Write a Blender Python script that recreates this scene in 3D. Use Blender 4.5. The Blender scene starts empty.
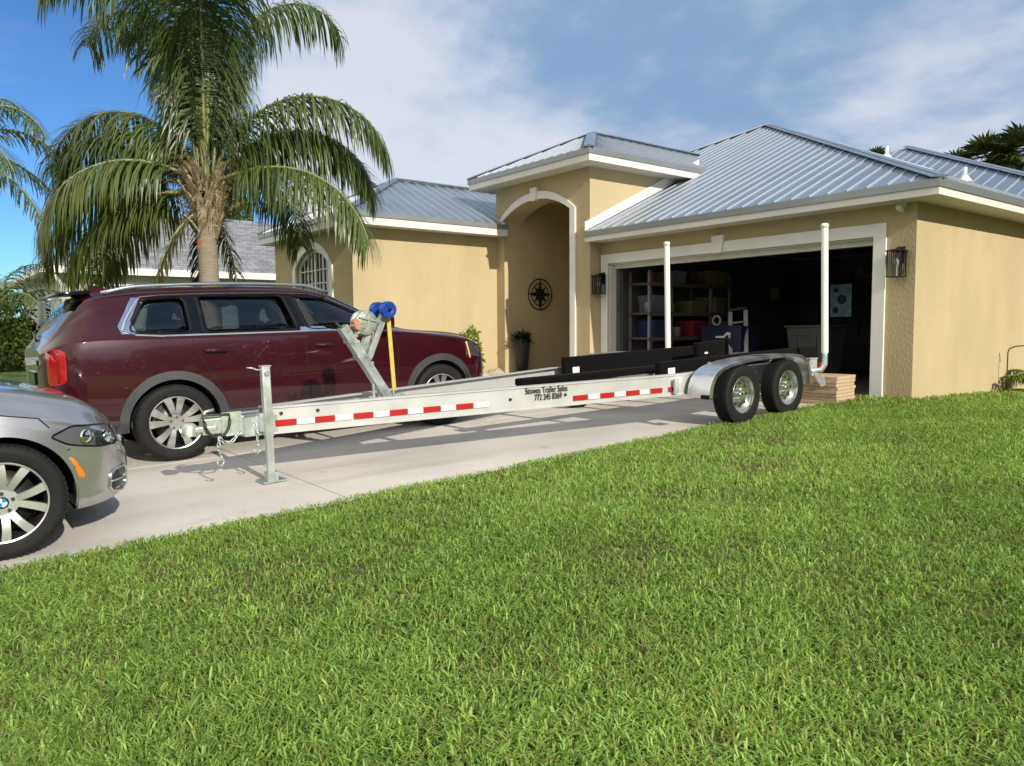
import bpy, bmesh, math, random
import numpy as np
from mathutils import Vector, Matrix
random.seed(7)
RNG = np.random.default_rng(11)
SC = bpy.context.scene
COL = SC.collection
PI = math.pi
V = Vector

# ------------------------------------------------------------------ camera (solved from the photograph)
CAMP = V((4.6309, -10.3999, 1.0146)); F = 753.5; YAW = -0.9081; PITCH = 0.0724; ROLL = -0.0074
fw = V((math.sin(YAW)*math.cos(PITCH), math.cos(YAW)*math.cos(PITCH), -math.sin(PITCH)))
r0 = V((math.cos(YAW), -math.sin(YAW), 0)); u0 = r0.cross(fw)
rt = math.cos(ROLL)*r0 + math.sin(ROLL)*u0; up = -math.sin(ROLL)*r0 + math.cos(ROLL)*u0
cd = bpy.data.cameras.new('camera'); co = bpy.data.objects.new('camera', cd); COL.objects.link(co)
m = Matrix((rt, up, -fw)).transposed().to_4x4(); m.translation = CAMP
co.matrix_world = m
cd.sensor_fit = 'HORIZONTAL'; cd.sensor_width = 36; cd.lens = 36*F/1024; cd.clip_end = 3000; cd.clip_start = .05
SC.camera = co
RT2 = V((rt.x, rt.y, 0)).normalized(); FW2 = V((fw.x, fw.y, 0)).normalized()   # plan directions: rightwards, away

# ------------------------------------------------------------------ materials
MATS = {}
def mat(name, col, rough=.6, metal=0., var=.0, vscale=8., bump=0., bscale=60., coat=0., spec=.5, emis=None, trans=0., rvar=0., coords='Object', detail=5., stretch=None, sheen=0.):
    if name in MATS: return MATS[name]
    m = bpy.data.materials.new(name); m.use_nodes = True; nt = m.node_tree; N = nt.nodes; L = nt.links
    b = N['Principled BSDF']; b.inputs['Base Color'].default_value = (*col, 1)
    b.inputs['Roughness'].default_value = rough; b.inputs['Metallic'].default_value = metal
    b.inputs['Coat Weight'].default_value = coat; b.inputs['Coat Roughness'].default_value = .04
    b.inputs['Specular IOR Level'].default_value = spec
    if sheen: b.inputs['Sheen Weight'].default_value = sheen
    if trans: b.inputs['Transmission Weight'].default_value = trans
    if emis: b.inputs['Emission Color'].default_value = (*emis, 1); b.inputs['Emission Strength'].default_value = 1
    if var or bump or rvar:
        tc = N.new('ShaderNodeTexCoord'); src = tc.outputs[coords]
        if stretch:
            mp = N.new('ShaderNodeMapping'); mp.inputs['Scale'].default_value = stretch; L.new(src, mp.inputs[0]); src = mp.outputs[0]
    if var:
        n = N.new('ShaderNodeTexNoise'); n.inputs['Scale'].default_value = vscale; n.inputs['Detail'].default_value = detail; L.new(src, n.inputs['Vector'])
        r = N.new('ShaderNodeMapRange'); r.inputs[1].default_value = .3; r.inputs[2].default_value = .7; r.inputs[3].default_value = 1-var; r.inputs[4].default_value = 1+var
        L.new(n.outputs['Fac'], r.inputs[0])
        mx = N.new('ShaderNodeMix'); mx.data_type = 'RGBA'; mx.blend_type = 'MULTIPLY'; mx.inputs[0].default_value = 1
        mx.inputs[6].default_value = (*col, 1); L.new(r.outputs[0], mx.inputs[7]); L.new(mx.outputs[2], b.inputs['Base Color'])
    if rvar:
        n2 = N.new('ShaderNodeTexNoise'); n2.inputs['Scale'].default_value = vscale*.7+1; L.new(src, n2.inputs['Vector'])
        r2 = N.new('ShaderNodeMapRange'); r2.inputs[1].default_value = .3; r2.inputs[2].default_value = .7
        r2.inputs[3].default_value = max(0, rough-rvar); r2.inputs[4].default_value = min(1, rough+rvar); L.new(n2.outputs['Fac'], r2.inputs[0]); L.new(r2.outputs[0], b.inputs['Roughness'])
    if bump:
        n3 = N.new('ShaderNodeTexNoise'); n3.inputs['Scale'].default_value = bscale; n3.inputs['Detail'].default_value = 4; L.new(src, n3.inputs['Vector'])
        bp = N.new('ShaderNodeBump'); bp.inputs['Strength'].default_value = bump; bp.inputs['Distance'].default_value = .02
        L.new(n3.outputs['Fac'], bp.inputs['Height']); L.new(bp.outputs[0], b.inputs['Normal'])
    MATS[name] = m
    return m

def leafmat(name, c1, c2, rough=.45, transl=.35, spec=.4, scale=None):
    """foliage: per-leaf tint from the mesh attribute 'tint' (0..1) between two leaf colours, thin and light-passing"""
    if name in MATS: return MATS[name]
    m = bpy.data.materials.new(name); m.use_nodes = True; nt = m.node_tree; N = nt.nodes; L = nt.links
    b = N['Principled BSDF']; b.inputs['Roughness'].default_value = rough; b.inputs['Specular IOR Level'].default_value = spec
    at = N.new('ShaderNodeAttribute'); at.attribute_name = 'tint'
    cr = N.new('ShaderNodeValToRGB'); e = cr.color_ramp.elements; e[0].color = (*c1, 1); e[1].color = (*c2, 1)
    if len(name) and name.startswith('grass'):
        e2 = cr.color_ramp.elements.new(.86); e2.color = (*c2, 1)
        e[len(e)-1].color = (.34, .29, .10, 1)
    L.new(at.outputs['Fac'], cr.inputs[0])
    L.new(cr.outputs[0], b.inputs['Base Color'])
    tr = N.new('ShaderNodeBsdfTranslucent')
    mm = N.new('ShaderNodeMix'); mm.data_type = 'RGBA'; mm.blend_type = 'MULTIPLY'; mm.inputs[0].default_value = 1; mm.inputs[7].default_value = (1.25, 1.3, .55, 1)
    L.new(cr.outputs[0], mm.inputs[6]); L.new(mm.outputs[2], tr.inputs['Color'])
    ms = N.new('ShaderNodeMixShader'); ms.inputs[0].default_value = transl
    L.new(b.outputs[0], ms.inputs[1]); L.new(tr.outputs[0], ms.inputs[2]); L.new(ms.outputs[0], N['Material Output'].inputs['Surface'])
    MATS[name] = m
    return m

def glassmat(name, tint, rough=.02, refl=.5):
    """window pane: mirror-like coat over a tinted see-through sheet"""
    if name in MATS: return MATS[name]
    m = bpy.data.materials.new(name); m.use_nodes = True; nt = m.node_tree; N = nt.nodes; L = nt.links
    N.remove(N['Principled BSDF'])
    t = N.new('ShaderNodeBsdfTransparent'); t.inputs[0].default_value = (*tint, 1)
    g = N.new('ShaderNodeBsdfGlossy'); g.inputs['Roughness'].default_value = rough; g.inputs['Color'].default_value = (.95, .97, 1, 1)
    fr = N.new('ShaderNodeFresnel'); fr.inputs[0].default_value = 1.5
    mr = N.new('ShaderNodeMapRange'); mr.inputs[1].default_value = 0; mr.inputs[2].default_value = 1; mr.inputs[3].default_value = .03; mr.inputs[4].default_value = 1
    L.new(fr.outputs[0], mr.inputs[0])
    ms = N.new('ShaderNodeMixShader'); L.new(mr.outputs[0], ms.inputs[0]); L.new(t.outputs[0], ms.inputs[1]); L.new(g.outputs[0], ms.inputs[2])
    L.new(ms.outputs[0], N['Material Output'].inputs['Surface'])
    MATS[name] = m
    return m

# ------------------------------------------------------------------ mesh building
class MB:
    def __init__(s): s.v = []; s.f = []; s.mi = []; s.cur = 0; s.sm = []; s.smooth = False
    def add(s, vs, fs):
        o = len(s.v); s.v.extend([tuple(p) for p in vs])
        for f in fs: s.f.append([o+i for i in f]); s.mi.append(s.cur); s.sm.append(s.smooth)
    def box(s, c, d, rot=None, bev=0.):
        hx, hy, hz = d[0]/2, d[1]/2, d[2]/2
        if bev <= 0:
            vs = [V((x*hx, y*hy, z*hz)) for x in (-1, 1) for y in (-1, 1) for z in (-1, 1)]
            fs = [(0, 1, 3, 2), (4, 6, 7, 5), (0, 4, 5, 1), (2, 3, 7, 6), (0, 2, 6, 4), (1, 5, 7, 3)]
        else:
            bm = bmesh.new(); bmesh.ops.create_cube(bm, size=1)
            for q in bm.verts: q.co = V((q.co.x*d[0], q.co.y*d[1], q.co.z*d[2]))
            bmesh.ops.bevel(bm, geom=bm.edges[:], offset=bev, segments=2, affect='EDGES', profile=.5)
            bm.verts.index_update(); vs = [q.co.copy() for q in bm.verts]; fs = [[q.index for q in f.verts] for f in bm.faces]; bm.free()
        c = V(c)
        if rot is not None: vs = [rot @ q for q in vs]
        s.add([q+c for q in vs], fs); return s
    def beam(s, p0, p1, w, h, upv=(0, 0, 1), bev=0.):
        """box from p0 to p1, w across, h along upv"""
        p0, p1 = V(p0), V(p1); d = p1-p0; y = d.normalized(); x = y.cross(V(upv)).normalized(); z = x.cross(y)
        return s.box((p0+p1)/2, (w, d.length, h), Matrix((x, y, z)).transposed(), bev)
    def cyl(s, p0, p1, r, n=16, r1=None, caps=True, smooth=True):
        p0, p1 = V(p0), V(p1); r1 = r if r1 is None else r1; d = (p1-p0).normalized()
        a = d.orthogonal().normalized(); b = d.cross(a)
        ring = [(math.cos(2*PI*i/n), math.sin(2*PI*i/n)) for i in range(n)]
        vs = [p0+r*(c*a+q*b) for c, q in ring]+[p1+r1*(c*a+q*b) for c, q in ring]
        o = s.smooth; s.smooth = smooth
        s.add(vs, [(i, (i+1) % n, n+(i+1) % n, n+i) for i in range(n)])
        s.smooth = False
        if caps:
            s.add(vs[:n], [list(range(n))[::-1]]); s.add(vs[n:], [list(range(n))])
        s.smooth = o; return s
    def tube(s, pts, r, n=8, closed=False, caps=True):
        pts = [V(p) for p in pts]; k = len(pts); rs = r if isinstance(r, (list, tuple)) else [r]*k
        rings = []; ref = None
        for i, p in enumerate(pts):
            if closed: t = pts[(i+1) % k]-pts[i-1]
            else: t = pts[min(i+1, k-1)]-pts[max(i-1, 0)]
            t = t.normalized() if t.length > 1e-9 else V((0, 0, 1))
            if ref is None: ref = t.orthogonal().normalized()
            a = (ref-t*ref.dot(t)); a = a.normalized() if a.length > 1e-6 else t.orthogonal().normalized(); ref = a; b = t.cross(a)
            rings += [p+rs[i]*(math.cos(2*PI*j/n)*a+math.sin(2*PI*j/n)*b) for j in range(n)]
        fs = []
        for i in range(k if closed else k-1):
            o, q = i*n, ((i+1) % k)*n
            fs += [(o+j, o+(j+1) % n, q+(j+1) % n, q+j) for j in range(n)]
        if caps and not closed: fs += [list(range(n))[::-1], [(k-1)*n+j for j in range(n)]]
        o = s.smooth; s.smooth = True; s.add(rings, fs); s.smooth = o; return s
    def prism(s, poly, ext, holes=None):
        """closed planar polygon (3D points) extruded by the vector ext"""
        poly = [V(p) for p in poly]; n = len(poly); e = V(ext)
        s.add(poly+[p+e for p in poly], [list(range(n)), [n+i for i in range(n)][::-1]]+[((i+1) % n, i, n+i, n+(i+1) % n) for i in range(n)]); return s
    def strip(s, A, B, ext):
        """band between two equally long point rows, extruded (frames and arches)"""
        A = [V(p) for p in A]; B = [V(p) for p in B]; e = V(ext); n = len(A)
        vs = A+B+[p+e for p in A]+[p+e for p in B]; fs = []
        for i in range(n-1):
            fs += [(i, i+1, n+i+1, n+i), (2*n+i+1, 2*n+i, 3*n+i, 3*n+i+1), (i+1, i, 2*n+i, 2*n+i+1), (n+i, n+i+1, 3*n+i+1, 3*n+i)]
        fs += [(0, n, 3*n, 2*n), (n-1, 3*n-1, 4*n-1, 2*n-1)]
        s.add(vs, fs); return s
    def lathe(s, prof, c, axis=(1, 0, 0), n=48, smooth=True, closed=False):
        """profile [(along axis, radius)] turned about the axis"""
        c = V(c); d = V(axis).normalized(); a = V((0, 0, 1)) if abs(d.z) < .9 else V((1, 0, 0)); a = (a-d*a.dot(d)).normalized(); b = d.cross(a); k = len(prof)
        vs = [c+d*t+r*(math.cos(2*PI*i/n)*a+math.sin(2*PI*i/n)*b) for t, r in prof for i in range(n)]
        fs = []
        for j in range(k if closed else k-1):
            q = (j+1) % k
            fs += [(j*n+i, j*n+(i+1) % n, q*n+(i+1) % n, q*n+i) for i in range(n)]
        o = s.smooth; s.smooth = smooth; s.add(vs, fs); s.smooth = o; return s
    def build(s, name, mats, parent=None, sharp=None, loc=None):
        me = bpy.data.meshes.new(name); me.from_pydata(s.v, [], s.f)
        if not isinstance(mats, (list, tuple)): mats = [mats]
        for q in mats: me.materials.append(q)
        me.polygons.foreach_set('material_index', s.mi); me.polygons.foreach_set('use_smooth', s.sm)
        bm = bmesh.new(); bm.from_mesh(me); bmesh.ops.recalc_face_normals(bm, faces=bm.faces[:]); bm.to_mesh(me); bm.free()
        if sharp is not None: me.set_sharp_from_angle(angle=math.radians(sharp))
        me.update()
        o = bpy.data.objects.new(name, me); COL.objects.link(o)
        if parent is not None: o.parent = parent
        if loc is not None: o.location = loc
        return o

def tag(o, label=None, cat=None, group=None, kind=None):
    if label: o['label'] = label
    if cat: o['category'] = cat
    if group: o['group'] = group
    if kind: o['kind'] = kind
    return o
def thing(name, label, cat, loc=(0, 0, 0), rz=0, group=None):
    o = bpy.data.objects.new(name, None); COL.objects.link(o); o.location = loc; o.rotation_euler = (0, 0, rz); o.empty_display_size = .2
    return tag(o, label, cat, group)
def copy_tree(o, parent=None):
    c = o.copy(); COL.objects.link(c)
    if parent is not None: c.parent = parent
    for ch in list(o.children): copy_tree(ch, c)
    return c
def raw(name, verts, faces_flat, counts, mats, parent=None, tint=None, tint_domain='POINT', smooth=False):
    """fast mesh from numpy arrays: counts = corners per face"""
    me = bpy.data.meshes.new(name); nv = len(verts); nl = len(faces_flat); nf = len(counts)
    me.vertices.add(nv); me.vertices.foreach_set('co', np.asarray(verts, np.float32).ravel())
    me.loops.add(nl); me.loops.foreach_set('vertex_index', np.asarray(faces_flat, np.int32))
    me.polygons.add(nf); st = np.concatenate([[0], np.cumsum(counts)[:-1]]).astype(np.int32)
    me.polygons.foreach_set('loop_start', st)
    me.polygons.foreach_set('use_smooth', np.full(nf, smooth))
    me.update(calc_edges=True)
    if tint is not None:
        a = me.attributes.new('tint', 'FLOAT', tint_domain); a.data.foreach_set('value', np.asarray(tint, np.float32))
    for q in (mats if isinstance(mats, (list, tuple)) else [mats]): me.materials.append(q)
    me.validate()
    o = bpy.data.objects.new(name, me); COL.objects.link(o)
    if parent is not None: o.parent = parent
    return o
def gz(y): return .03*y if y < 0 else 0.          # the driveway falls to the street
def noise2(x, y, s=0.):
    return (np.sin(x*1.7+s)*np.cos(y*1.3-s*2)+.6*np.sin(x*3.9+y*2.1+s*3)+.4*np.cos(y*5.3-x*1.9+s)+.25*np.sin(x*9.1-y*7.7+s*5))/2.2
def ipl(tab):
    xs = np.array([t[0] for t in tab], float); ys = np.array([t[1] for t in tab], float)
    # smooth (monotone cubic) interpolation
    h = np.diff(xs); d = np.diff(ys)/h; mm = np.zeros(len(xs)); mm[0] = d[0]; mm[-1] = d[-1]
    for i in range(1, len(xs)-1):
        mm[i] = 0 if d[i-1]*d[i] <= 0 else 2*d[i-1]*d[i]/(d[i-1]+d[i])
    def f(x):
        x = min(max(x, xs[0]), xs[-1]); i = min(int(np.searchsorted(xs, x, side='right'))-1, len(xs)-2)
        t = (x-xs[i])/h[i]
        return float((2*t**3-3*t*t+1)*ys[i]+(t**3-2*t*t+t)*h[i]*mm[i]+(-2*t**3+3*t*t)*ys[i+1]+(t**3-t*t)*h[i]*mm[i+1])
    return f
# ================================================================== HOUSE
stucco = mat('stucco', (.450, .372, .217), .9, var=.075, vscale=1.6, bump=.5, bscale=34, spec=.2, stretch=(1, 1, .45))
trimw = mat('white_trim_paint', (.74, .74, .71), .55, var=.04, vscale=3)
fasc = mat('fascia_paint', (.66, .65, .61), .5, var=.05, vscale=2)
soff = mat('soffit_paint', (.60, .58, .50), .7)
galv = mat('galvalume_roof', (.33, .385, .45), .36, .75, var=.10, vscale=1.2, rvar=.08); ribm_lit = mat('galvalume_rib_lit', (.54, .585, .635), .42, .6)  # ribs are the same metal; the light they catch is put into a paler colour
drip = mat('drip_edge', (.27, .29, .30), .4, .5, var=.08, vscale=2)
blackm = mat('black_metal', (.012, .012, .013), .42, .2)
lampglass = glassmat('lantern_glass', (.55, .55, .53), .25)
winglass = glassmat('house_window_glass', (.10, .12, .12), .02)
dark = mat('dark_room', (.02, .02, .02), .9)
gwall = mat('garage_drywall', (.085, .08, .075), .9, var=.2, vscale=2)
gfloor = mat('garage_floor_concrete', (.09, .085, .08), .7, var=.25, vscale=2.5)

house = thing('house', 'single storey tan stucco house with metal roof and open garage', 'house')
SL = .455; ZE = 2.82

def clip_seg(poly2, x):
    """interval of y where the vertical line at x lies in a convex polygon"""
    ys = []
    n = len(poly2)
    for i in range(n):
        (x0, y0), (x1, y1) = poly2[i], poly2[(i+1) % n]
        if (x0-x)*(x1-x) < 0: ys.append(y0+(y1-y0)*(x-x0)/(x1-x0))
    return (min(ys), max(ys)) if len(ys) >= 2 else None
def roof_face(mb, poly, e, th=.03, sp=.275, rib=True, off=.1, wj=.03):
    """one metal roof slope with raised ribs running up it; e = unit direction along the eave"""
    P = [V(p) for p in poly]; e = V(e).normalized(); nrm = V((0, 0, 0))
    for i in range(len(P)): nrm += P[i].cross(P[(i+1) % len(P)])
    nrm.normalize()
    if nrm.z < 0: nrm = -nrm
    g = nrm.cross(e).normalized()
    if g.z < 0: g = -g
    mb.cur = 0; mb.prism(P, -nrm*th)
    if not rib: return
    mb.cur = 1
    o = P[0]; q2 = [((p-o).dot(e), (p-o).dot(g)) for p in P]; lo = min(a for a, b in q2); hi = max(a for a, b in q2); x = lo+off; k = 0
    while x < hi-.03:
        c = clip_seg(q2, x)
        if c and c[1]-c[0] > .12:
            a = o+e*x+g*(c[0]+.01)+nrm*.010; b = o+e*x+g*(c[1]-.06)+nrm*.010
            mb.beam(a, b, .018 if k % 3 else .026, .020, nrm)
            # narrow crimps between the ribs
        k += 1; x += sp*(1+.0*k)
    mb.cur = 0
def hipcap(mb, a, b, w=.20):
    a, b = V(a), V(b); mb.beam(a+V((0, 0, .022)), b+V((0, 0, .022)), w, .022)
    mb.beam(a+V((0, 0, .038)), b+V((0, 0, .038)), w*.4, .02)

# --- walls
w = MB()
w.prism([(0, 0, -.5), (0, 0, 2.66), (-5.90, 0, 2.66), (-5.90, 0, -.5), (-5.674, 0, -.5), (-5.674, 0, 2.234), (-.557, 0, 2.234), (-.557, 0, -.5)], (0, .2, 0))
w.box((-.1, 6.6, 1.08), (.2, 12.8, 3.16))
w.box((-6.7, 13.1, 1.08), (13.6, .2, 3.16))
w.box((-13.4, 8.55, 1.08), (.2, 8.9, 3.16))
w.box((.525, 9.2, 1.08), (1.05-.004, 7.5, 3.156))
w.build('wall', stucco, house)
# --- wing
g = MB(); arcw = []
WX0, WX1, WY = -12.85, -8.83, -3.78
wx0, wx1, wzs, wzc, wz0 = -11.60, -9.87, 2.36, 2.72, .95
def arc(xa, xb, zs, zc, n=20):
    h = (xb-xa)/2; c = (xa+xb)/2; s = zc-zs; R = (h*h+s*s)/(2*s); z0 = zc-R; a = math.asin(min(1, h/R))
    return [(c+R*math.sin(-a+2*a*i/n), z0+R*math.cos(-a+2*a*i/n)) for i in range(n+1)]
A = arc(wx0, wx1, wzs, wzc)
g.prism([(WX0, WY, -.5), (WX0, WY, 3.04), (WX1, WY, 3.04), (WX1, WY, -.5), (wx1, WY, -.5), (wx1, WY, wz0), (wx1, WY, wz0+.001)] + [(x, WY, z) for x, z in A[::-1]] + [(wx0, WY, wz0+.001), (wx0, WY, wz0), (wx1-.002, WY, wz0-.0), (wx1-.002, WY, -.5)], (0, .2, 0)) if False else None
# front wall of the wing: left of window, right of window, below, above
g.box(((WX0+wx0)/2, WY+.1, 1.27), (wx0-WX0, .2, 3.54)); g.box(((WX1+wx1)/2, WY+.1, 1.27), (WX1-wx1, .2, 3.54))
g.box(((wx0+wx1)/2, WY+.1, (wz0-.5)/2), (wx1-wx0, .2, wz0+.5))
g.prism([(x, WY, z) for x, z in A]+[(wx1, WY, 3.04), (wx0, WY, 3.04)], (0, .2, 0))
g.box((WX1-.1, (WY+.2+3)/2, 1.27), (.2, 3-WY-.2, 3.54)); g.box((WX0+.1, (WY+.2+5)/2, 1.27), (.2, 5-WY-.2, 3.54))
g.build('wing_wall', stucco, house)
# wing window
wf = MB(); pa = arc(wx0-.16, wx1+.16, wzs, wzc+.15)
wf.strip([(x, WY-.035, z) for x, z in [(wx0, wz0)]+A+[(wx1, wz0)]], [(x, WY-.035, z) for x, z in [(wx0-.16, wz0)]+pa+[(wx1+.16, wz0)]], (0, .034, 0))
wt_ = wf.build('window_trim', trimw, house)
ks = MB(); c = (wx0+wx1)/2
ks.prism([(c-.07, WY-.06, wzc-.02), (c+.07, WY-.06, wzc-.02), (c+.10, WY-.06, wzc+.20), (c-.10, WY-.06, wzc+.20)], (0, .058, 0)); ks.build('keystone', trimw, wt_)
fr = MB(); ai = arc(wx0+.07, wx1-.07, wzs, wzc-.07)
fr.strip([(x, WY+.06, z) for x, z in [(wx0+.002, wz0+.002)]+[(x*.999+.001*c, z-.002) for x, z in A]+[(wx1-.002, wz0+.002)]], [(x, WY+.06, z) for x, z in [(wx0+.07, wz0+.002)]+ai+[(wx1-.07, wz0+.002)]], (0, .06, 0))
fr.box((c, WY+.09, wz0+.05), (wx1-wx0-.15, .06, .07)); fr.box((c, WY+.09, 1.72), (wx1-wx0-.15, .056, .05)); fr.box((c, WY+.086, 1.9), (.06, .05, 1.8-.24))
def zarc(x):
    for (x0, z0), (x1, z1) in zip(ai, ai[1:]):
        if x0 <= x <= x1: return z0+(z1-z0)*(x-x0)/(x1-x0)
    return wzs
for i in range(1, 8):
    x = wx0+.07+(wx1-wx0-.14)*i/8
    if i != 4: fr.box((x, WY+.085, (wz0+.08+zarc(x))/2), (.022, .02, zarc(x)-wz0-.08))
for z in (1.2, 1.46, 2.0, 2.28): fr.box((c, WY+.0845, z), (wx1-wx0-.15, .019, .022))
win = fr.build('window', trimw, house)
pn = MB(); pn.prism([(wx0+.06, WY+.10, wz0+.02), (wx1-.06, WY+.10, wz0+.02)]+[(x, WY+.10, z+.01) for x, z in ai[::-1]], (0, .006, 0)); pn.build('pane', winglass, win)
bl = MB()
for i in range(40): bl.box((c, WY+.16, wz0+.05+i*.042), (wx1-wx0-.02, .028, .003), Matrix.Rotation(.5, 3, 'X'))
bl.build('window_blind', mat('blind', (.22, .22, .2), .6), house)
# --- entry tower with the arched opening
TX0, TX1, TY = -8.83, -5.87, -.30
ax0, ax1, azs, azc = -8.55, -6.40, 3.34, 3.66
T = arc(ax0, ax1, azs, azc, 28)
t = MB()
t.box(((TX0+ax0)/2, TY+.25, 1.80), (ax0-TX0, .5, 4.6)); t.box(((TX1+ax1)/2, TY+.25, 1.80), (TX1-ax1, .5, 4.6))
t.prism([(x, TY, z) for x, z in T]+[(ax1, TY, 4.10), (ax0, TY, 4.10)], (0, .5, 0))
t.box((-8.69, 1.2, 1.80), (.28, 2.0, 4.6)); t.box((-6.0, 2.4, 1.8), (.26, 4.4, 4.6)); t.box((-7.35, 2.3, 1.8), (2.40, .2, 4.6))
t.box((-7.34, 1.2, 3.9), (2.42, 2.0, .1)); t.box((-8.69, 3.4, 1.8), (.28, 2.4, 4.6))
t.build('entry_tower', stucco, house)
at = MB(); TO = arc(ax0-.15, ax1+.15, azs, azc+.15, 28)
at.strip([(x, TY-.04, z) for x, z in [(ax0, 3.05)]+T+[(ax1, -.02)]], [(x, TY-.04, z) for x, z in [(ax0-.15, 3.05)]+TO+[(ax1+.15, -.02)]], (0, .038, 0))
ato = at.build('arch_trim', trimw, house)
ks = MB(); c = (ax0+ax1)/2
ks.prism([(c-.075, TY-.075, azc-.03), (c+.075, TY-.075, azc-.03), (c+.11, TY-.075, azc+.23), (c-.11, TY-.075, azc+.23)], (0, .073, 0)); ks.build('keystone', trimw, ato)
fd = MB(); fd.box((-7.0, 2.17, 1.03), (.92, .05, 2.04)); fd.box((-7.0, 2.14, 1.5), (.6, .02, .8)); fd.box((-7.0, 2.14, .5), (.6, .02, .7))
fdo = fd.build('front_door', mat('front_door_paint', (.10, .06, .04), .4), house)
# --- garage opening trim, header, open sectional door under the ceiling
gt = MB(); xl, xr, h, tw = -5.674, -.557, 2.234, .172
gt.strip([(xl, -.035, -.06), (xl, -.035, h), (xr, -.035, h), (xr, -.035, -.06)], [(xl-tw, -.035, -.06), (xl-tw, -.035, h+tw), (xr+tw, -.035, h+tw), (xr+tw, -.035, -.06)], (0, .033, 0))
gto = gt.build('garage_trim', trimw, house)
ks = MB(); c = -3.12
ks.prism([(c-.075, -.075, h-.01), (c+.075, -.075, h-.01), (c+.12, -.075, h+.27), (c-.12, -.075, h+.27)], (0, .073, 0)); ks.build('keystone', trimw, gto)
gj = MB(); gj.box((xl+.012, .11, 1.05), (.022, .17, 2.3)); gj.box((xr-.012, .11, 1.05), (.022, .17, 2.3)); gj.box(((xl+xr)/2, .11, h-.012), (xr-xl-.05, .17, .022))
gj.box(((xl+xr)/2, .165, h-.06), (xr-xl-.05, .05, .075))
gj.build('garage_jamb', mat('jamb_paint', (.62, .61, .55), .6, var=.06), house)
gd = MB()
for i in range(4): gd.box(((xl+xr)/2, .62+i*.56, 2.40), (xr-xl+.1, .55, .045))
gtr = MB()
for sx in (xl+.06, xr-.06): gtr.box((sx, 1.6, 2.35), (.03, 2.8, .05)); gtr.box((sx, .30, 1.15), (.05, .03, 2.2))
gtr.cyl((xl+.1, .40, 2.50), (xr-.1, .40, 2.50), .02, 10)
gtr.build('garage_door_track', mat('track_steel', (.25, .26, .26), .45, .7), house)
gd.build('garage_door', mat('door_panel', (.45, .45, .42), .5), house)
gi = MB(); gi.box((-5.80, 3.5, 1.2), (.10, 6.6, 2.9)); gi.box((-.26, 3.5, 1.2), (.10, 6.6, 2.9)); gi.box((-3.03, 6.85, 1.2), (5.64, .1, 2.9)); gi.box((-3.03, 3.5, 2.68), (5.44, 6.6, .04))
gi.box((xl-.03, .24, 1.1), (.25, .06, 2.8)); gi.box((xr+.06, .24, 1.1), (.25, .06, 2.8)); gi.box(((xl+xr)/2, .24, 2.45), (5.1, .06, .43))
gi.build('garage_interior', gwall, house)
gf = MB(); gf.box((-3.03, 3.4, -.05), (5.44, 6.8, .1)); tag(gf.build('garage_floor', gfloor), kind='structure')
# --- roofs
AP = (-6.70, 6.70, ZE+.455*7.17)
mr = MB(); e = .47
roof_face(mr, [(e, -e, ZE), AP, (-10.4, 3.0, ZE+SL*3.47), (-5.85, 3.0, ZE+SL*3.47), (-5.85, -e, ZE)], (-1, 0, 0))
roof_face(mr, [(e, 13.87, ZE), AP, (e, -e, ZE)], (0, -1, 0))
roof_face(mr, [AP, (-13.87, 13.87, ZE), (-13.87, 3.0, ZE), (-10.4, 3.0, ZE+SL*3.47)], (0, 1, 0))
roof_face(mr, [AP, (e, 13.87, ZE), (-13.87, 13.87, ZE)], (1, 0, 0))
hipcap(mr, (e, -e, ZE), AP); hipcap(mr, AP, (-10.4, 3.0, ZE+SL*3.47)); hipcap(mr, AP, (e, 13.87, ZE)); hipcap(mr, AP, (-13.87, 13.87, ZE))
mro = mr.build('main_roof', [galv, ribm_lit], house)
for x, y, hh in ((-2.0, 6.55, .28), (-4.75, 8.9, .3), (-3.4, 10.2, .3)):
    z = ZE+SL*(e-x); p = MB(); p.cyl((x, y, z-.05), (x, y, z+hh), .04, 12); p.lathe([(-.02, .14), (.04, .11), (.12, .05)], (x, y, z), (0, 0, 1), 16)
    p.build('vent_pipe', mat('vent_white', (.8, .8, .78), .4), mro)
rr = MB(); R2 = (1.5-7.3, 12.3, ZE+SL*7.3)
roof_face(rr, [(e+.01, 5, ZE), (1.5, 5, ZE), R2, (.48-6.9, 11.9, ZE+SL*6.9)], (1, 0, 0), sp=.33)
roof_face(rr, [(1.5, 5, ZE), (1.5, 19.6, ZE), R2], (0, 1, 0))
hipcap(rr, (1.5, 5, ZE), R2, .26)
rr.build('rear_roof', [galv, ribm_lit], house)
TE = .45; tz = 4.27; tr = MB(); tcx = (TX0+TX1)/2; thw = (TX1-TX0)/2+TE; tya = TY-TE; pk = (tcx, tya+thw, tz+.47*thw)
bk = (tcx, 5.2, pk[2])
roof_face(tr, [(TX0-TE, tya, tz), (TX1+TE, tya, tz), pk], (1, 0, 0)); roof_face(tr, [(TX1+TE, tya, tz), (TX1+TE, 5.2, tz), bk, pk], (0, 1, 0)); roof_face(tr, [pk, bk, (TX0-TE, 5.2, tz), (TX0-TE, tya, tz)], (0, 1, 0))
hipcap(tr, (TX1+TE, tya, tz), pk); hipcap(tr, (TX0-TE, tya, tz), pk); hipcap(tr, pk, bk)
tr.build('tower_roof', [galv, ribm_lit], house)
wr = MB(); ex0, ex1, ey, wz = WX0-.3, WX1+.45, WY-.3, 3.24; whw = (ex1-ex0)/2; wp = ((ex0+ex1)/2, ey+whw, wz+.49*whw); wb = (wp[0], 5.5, wp[2])
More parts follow.
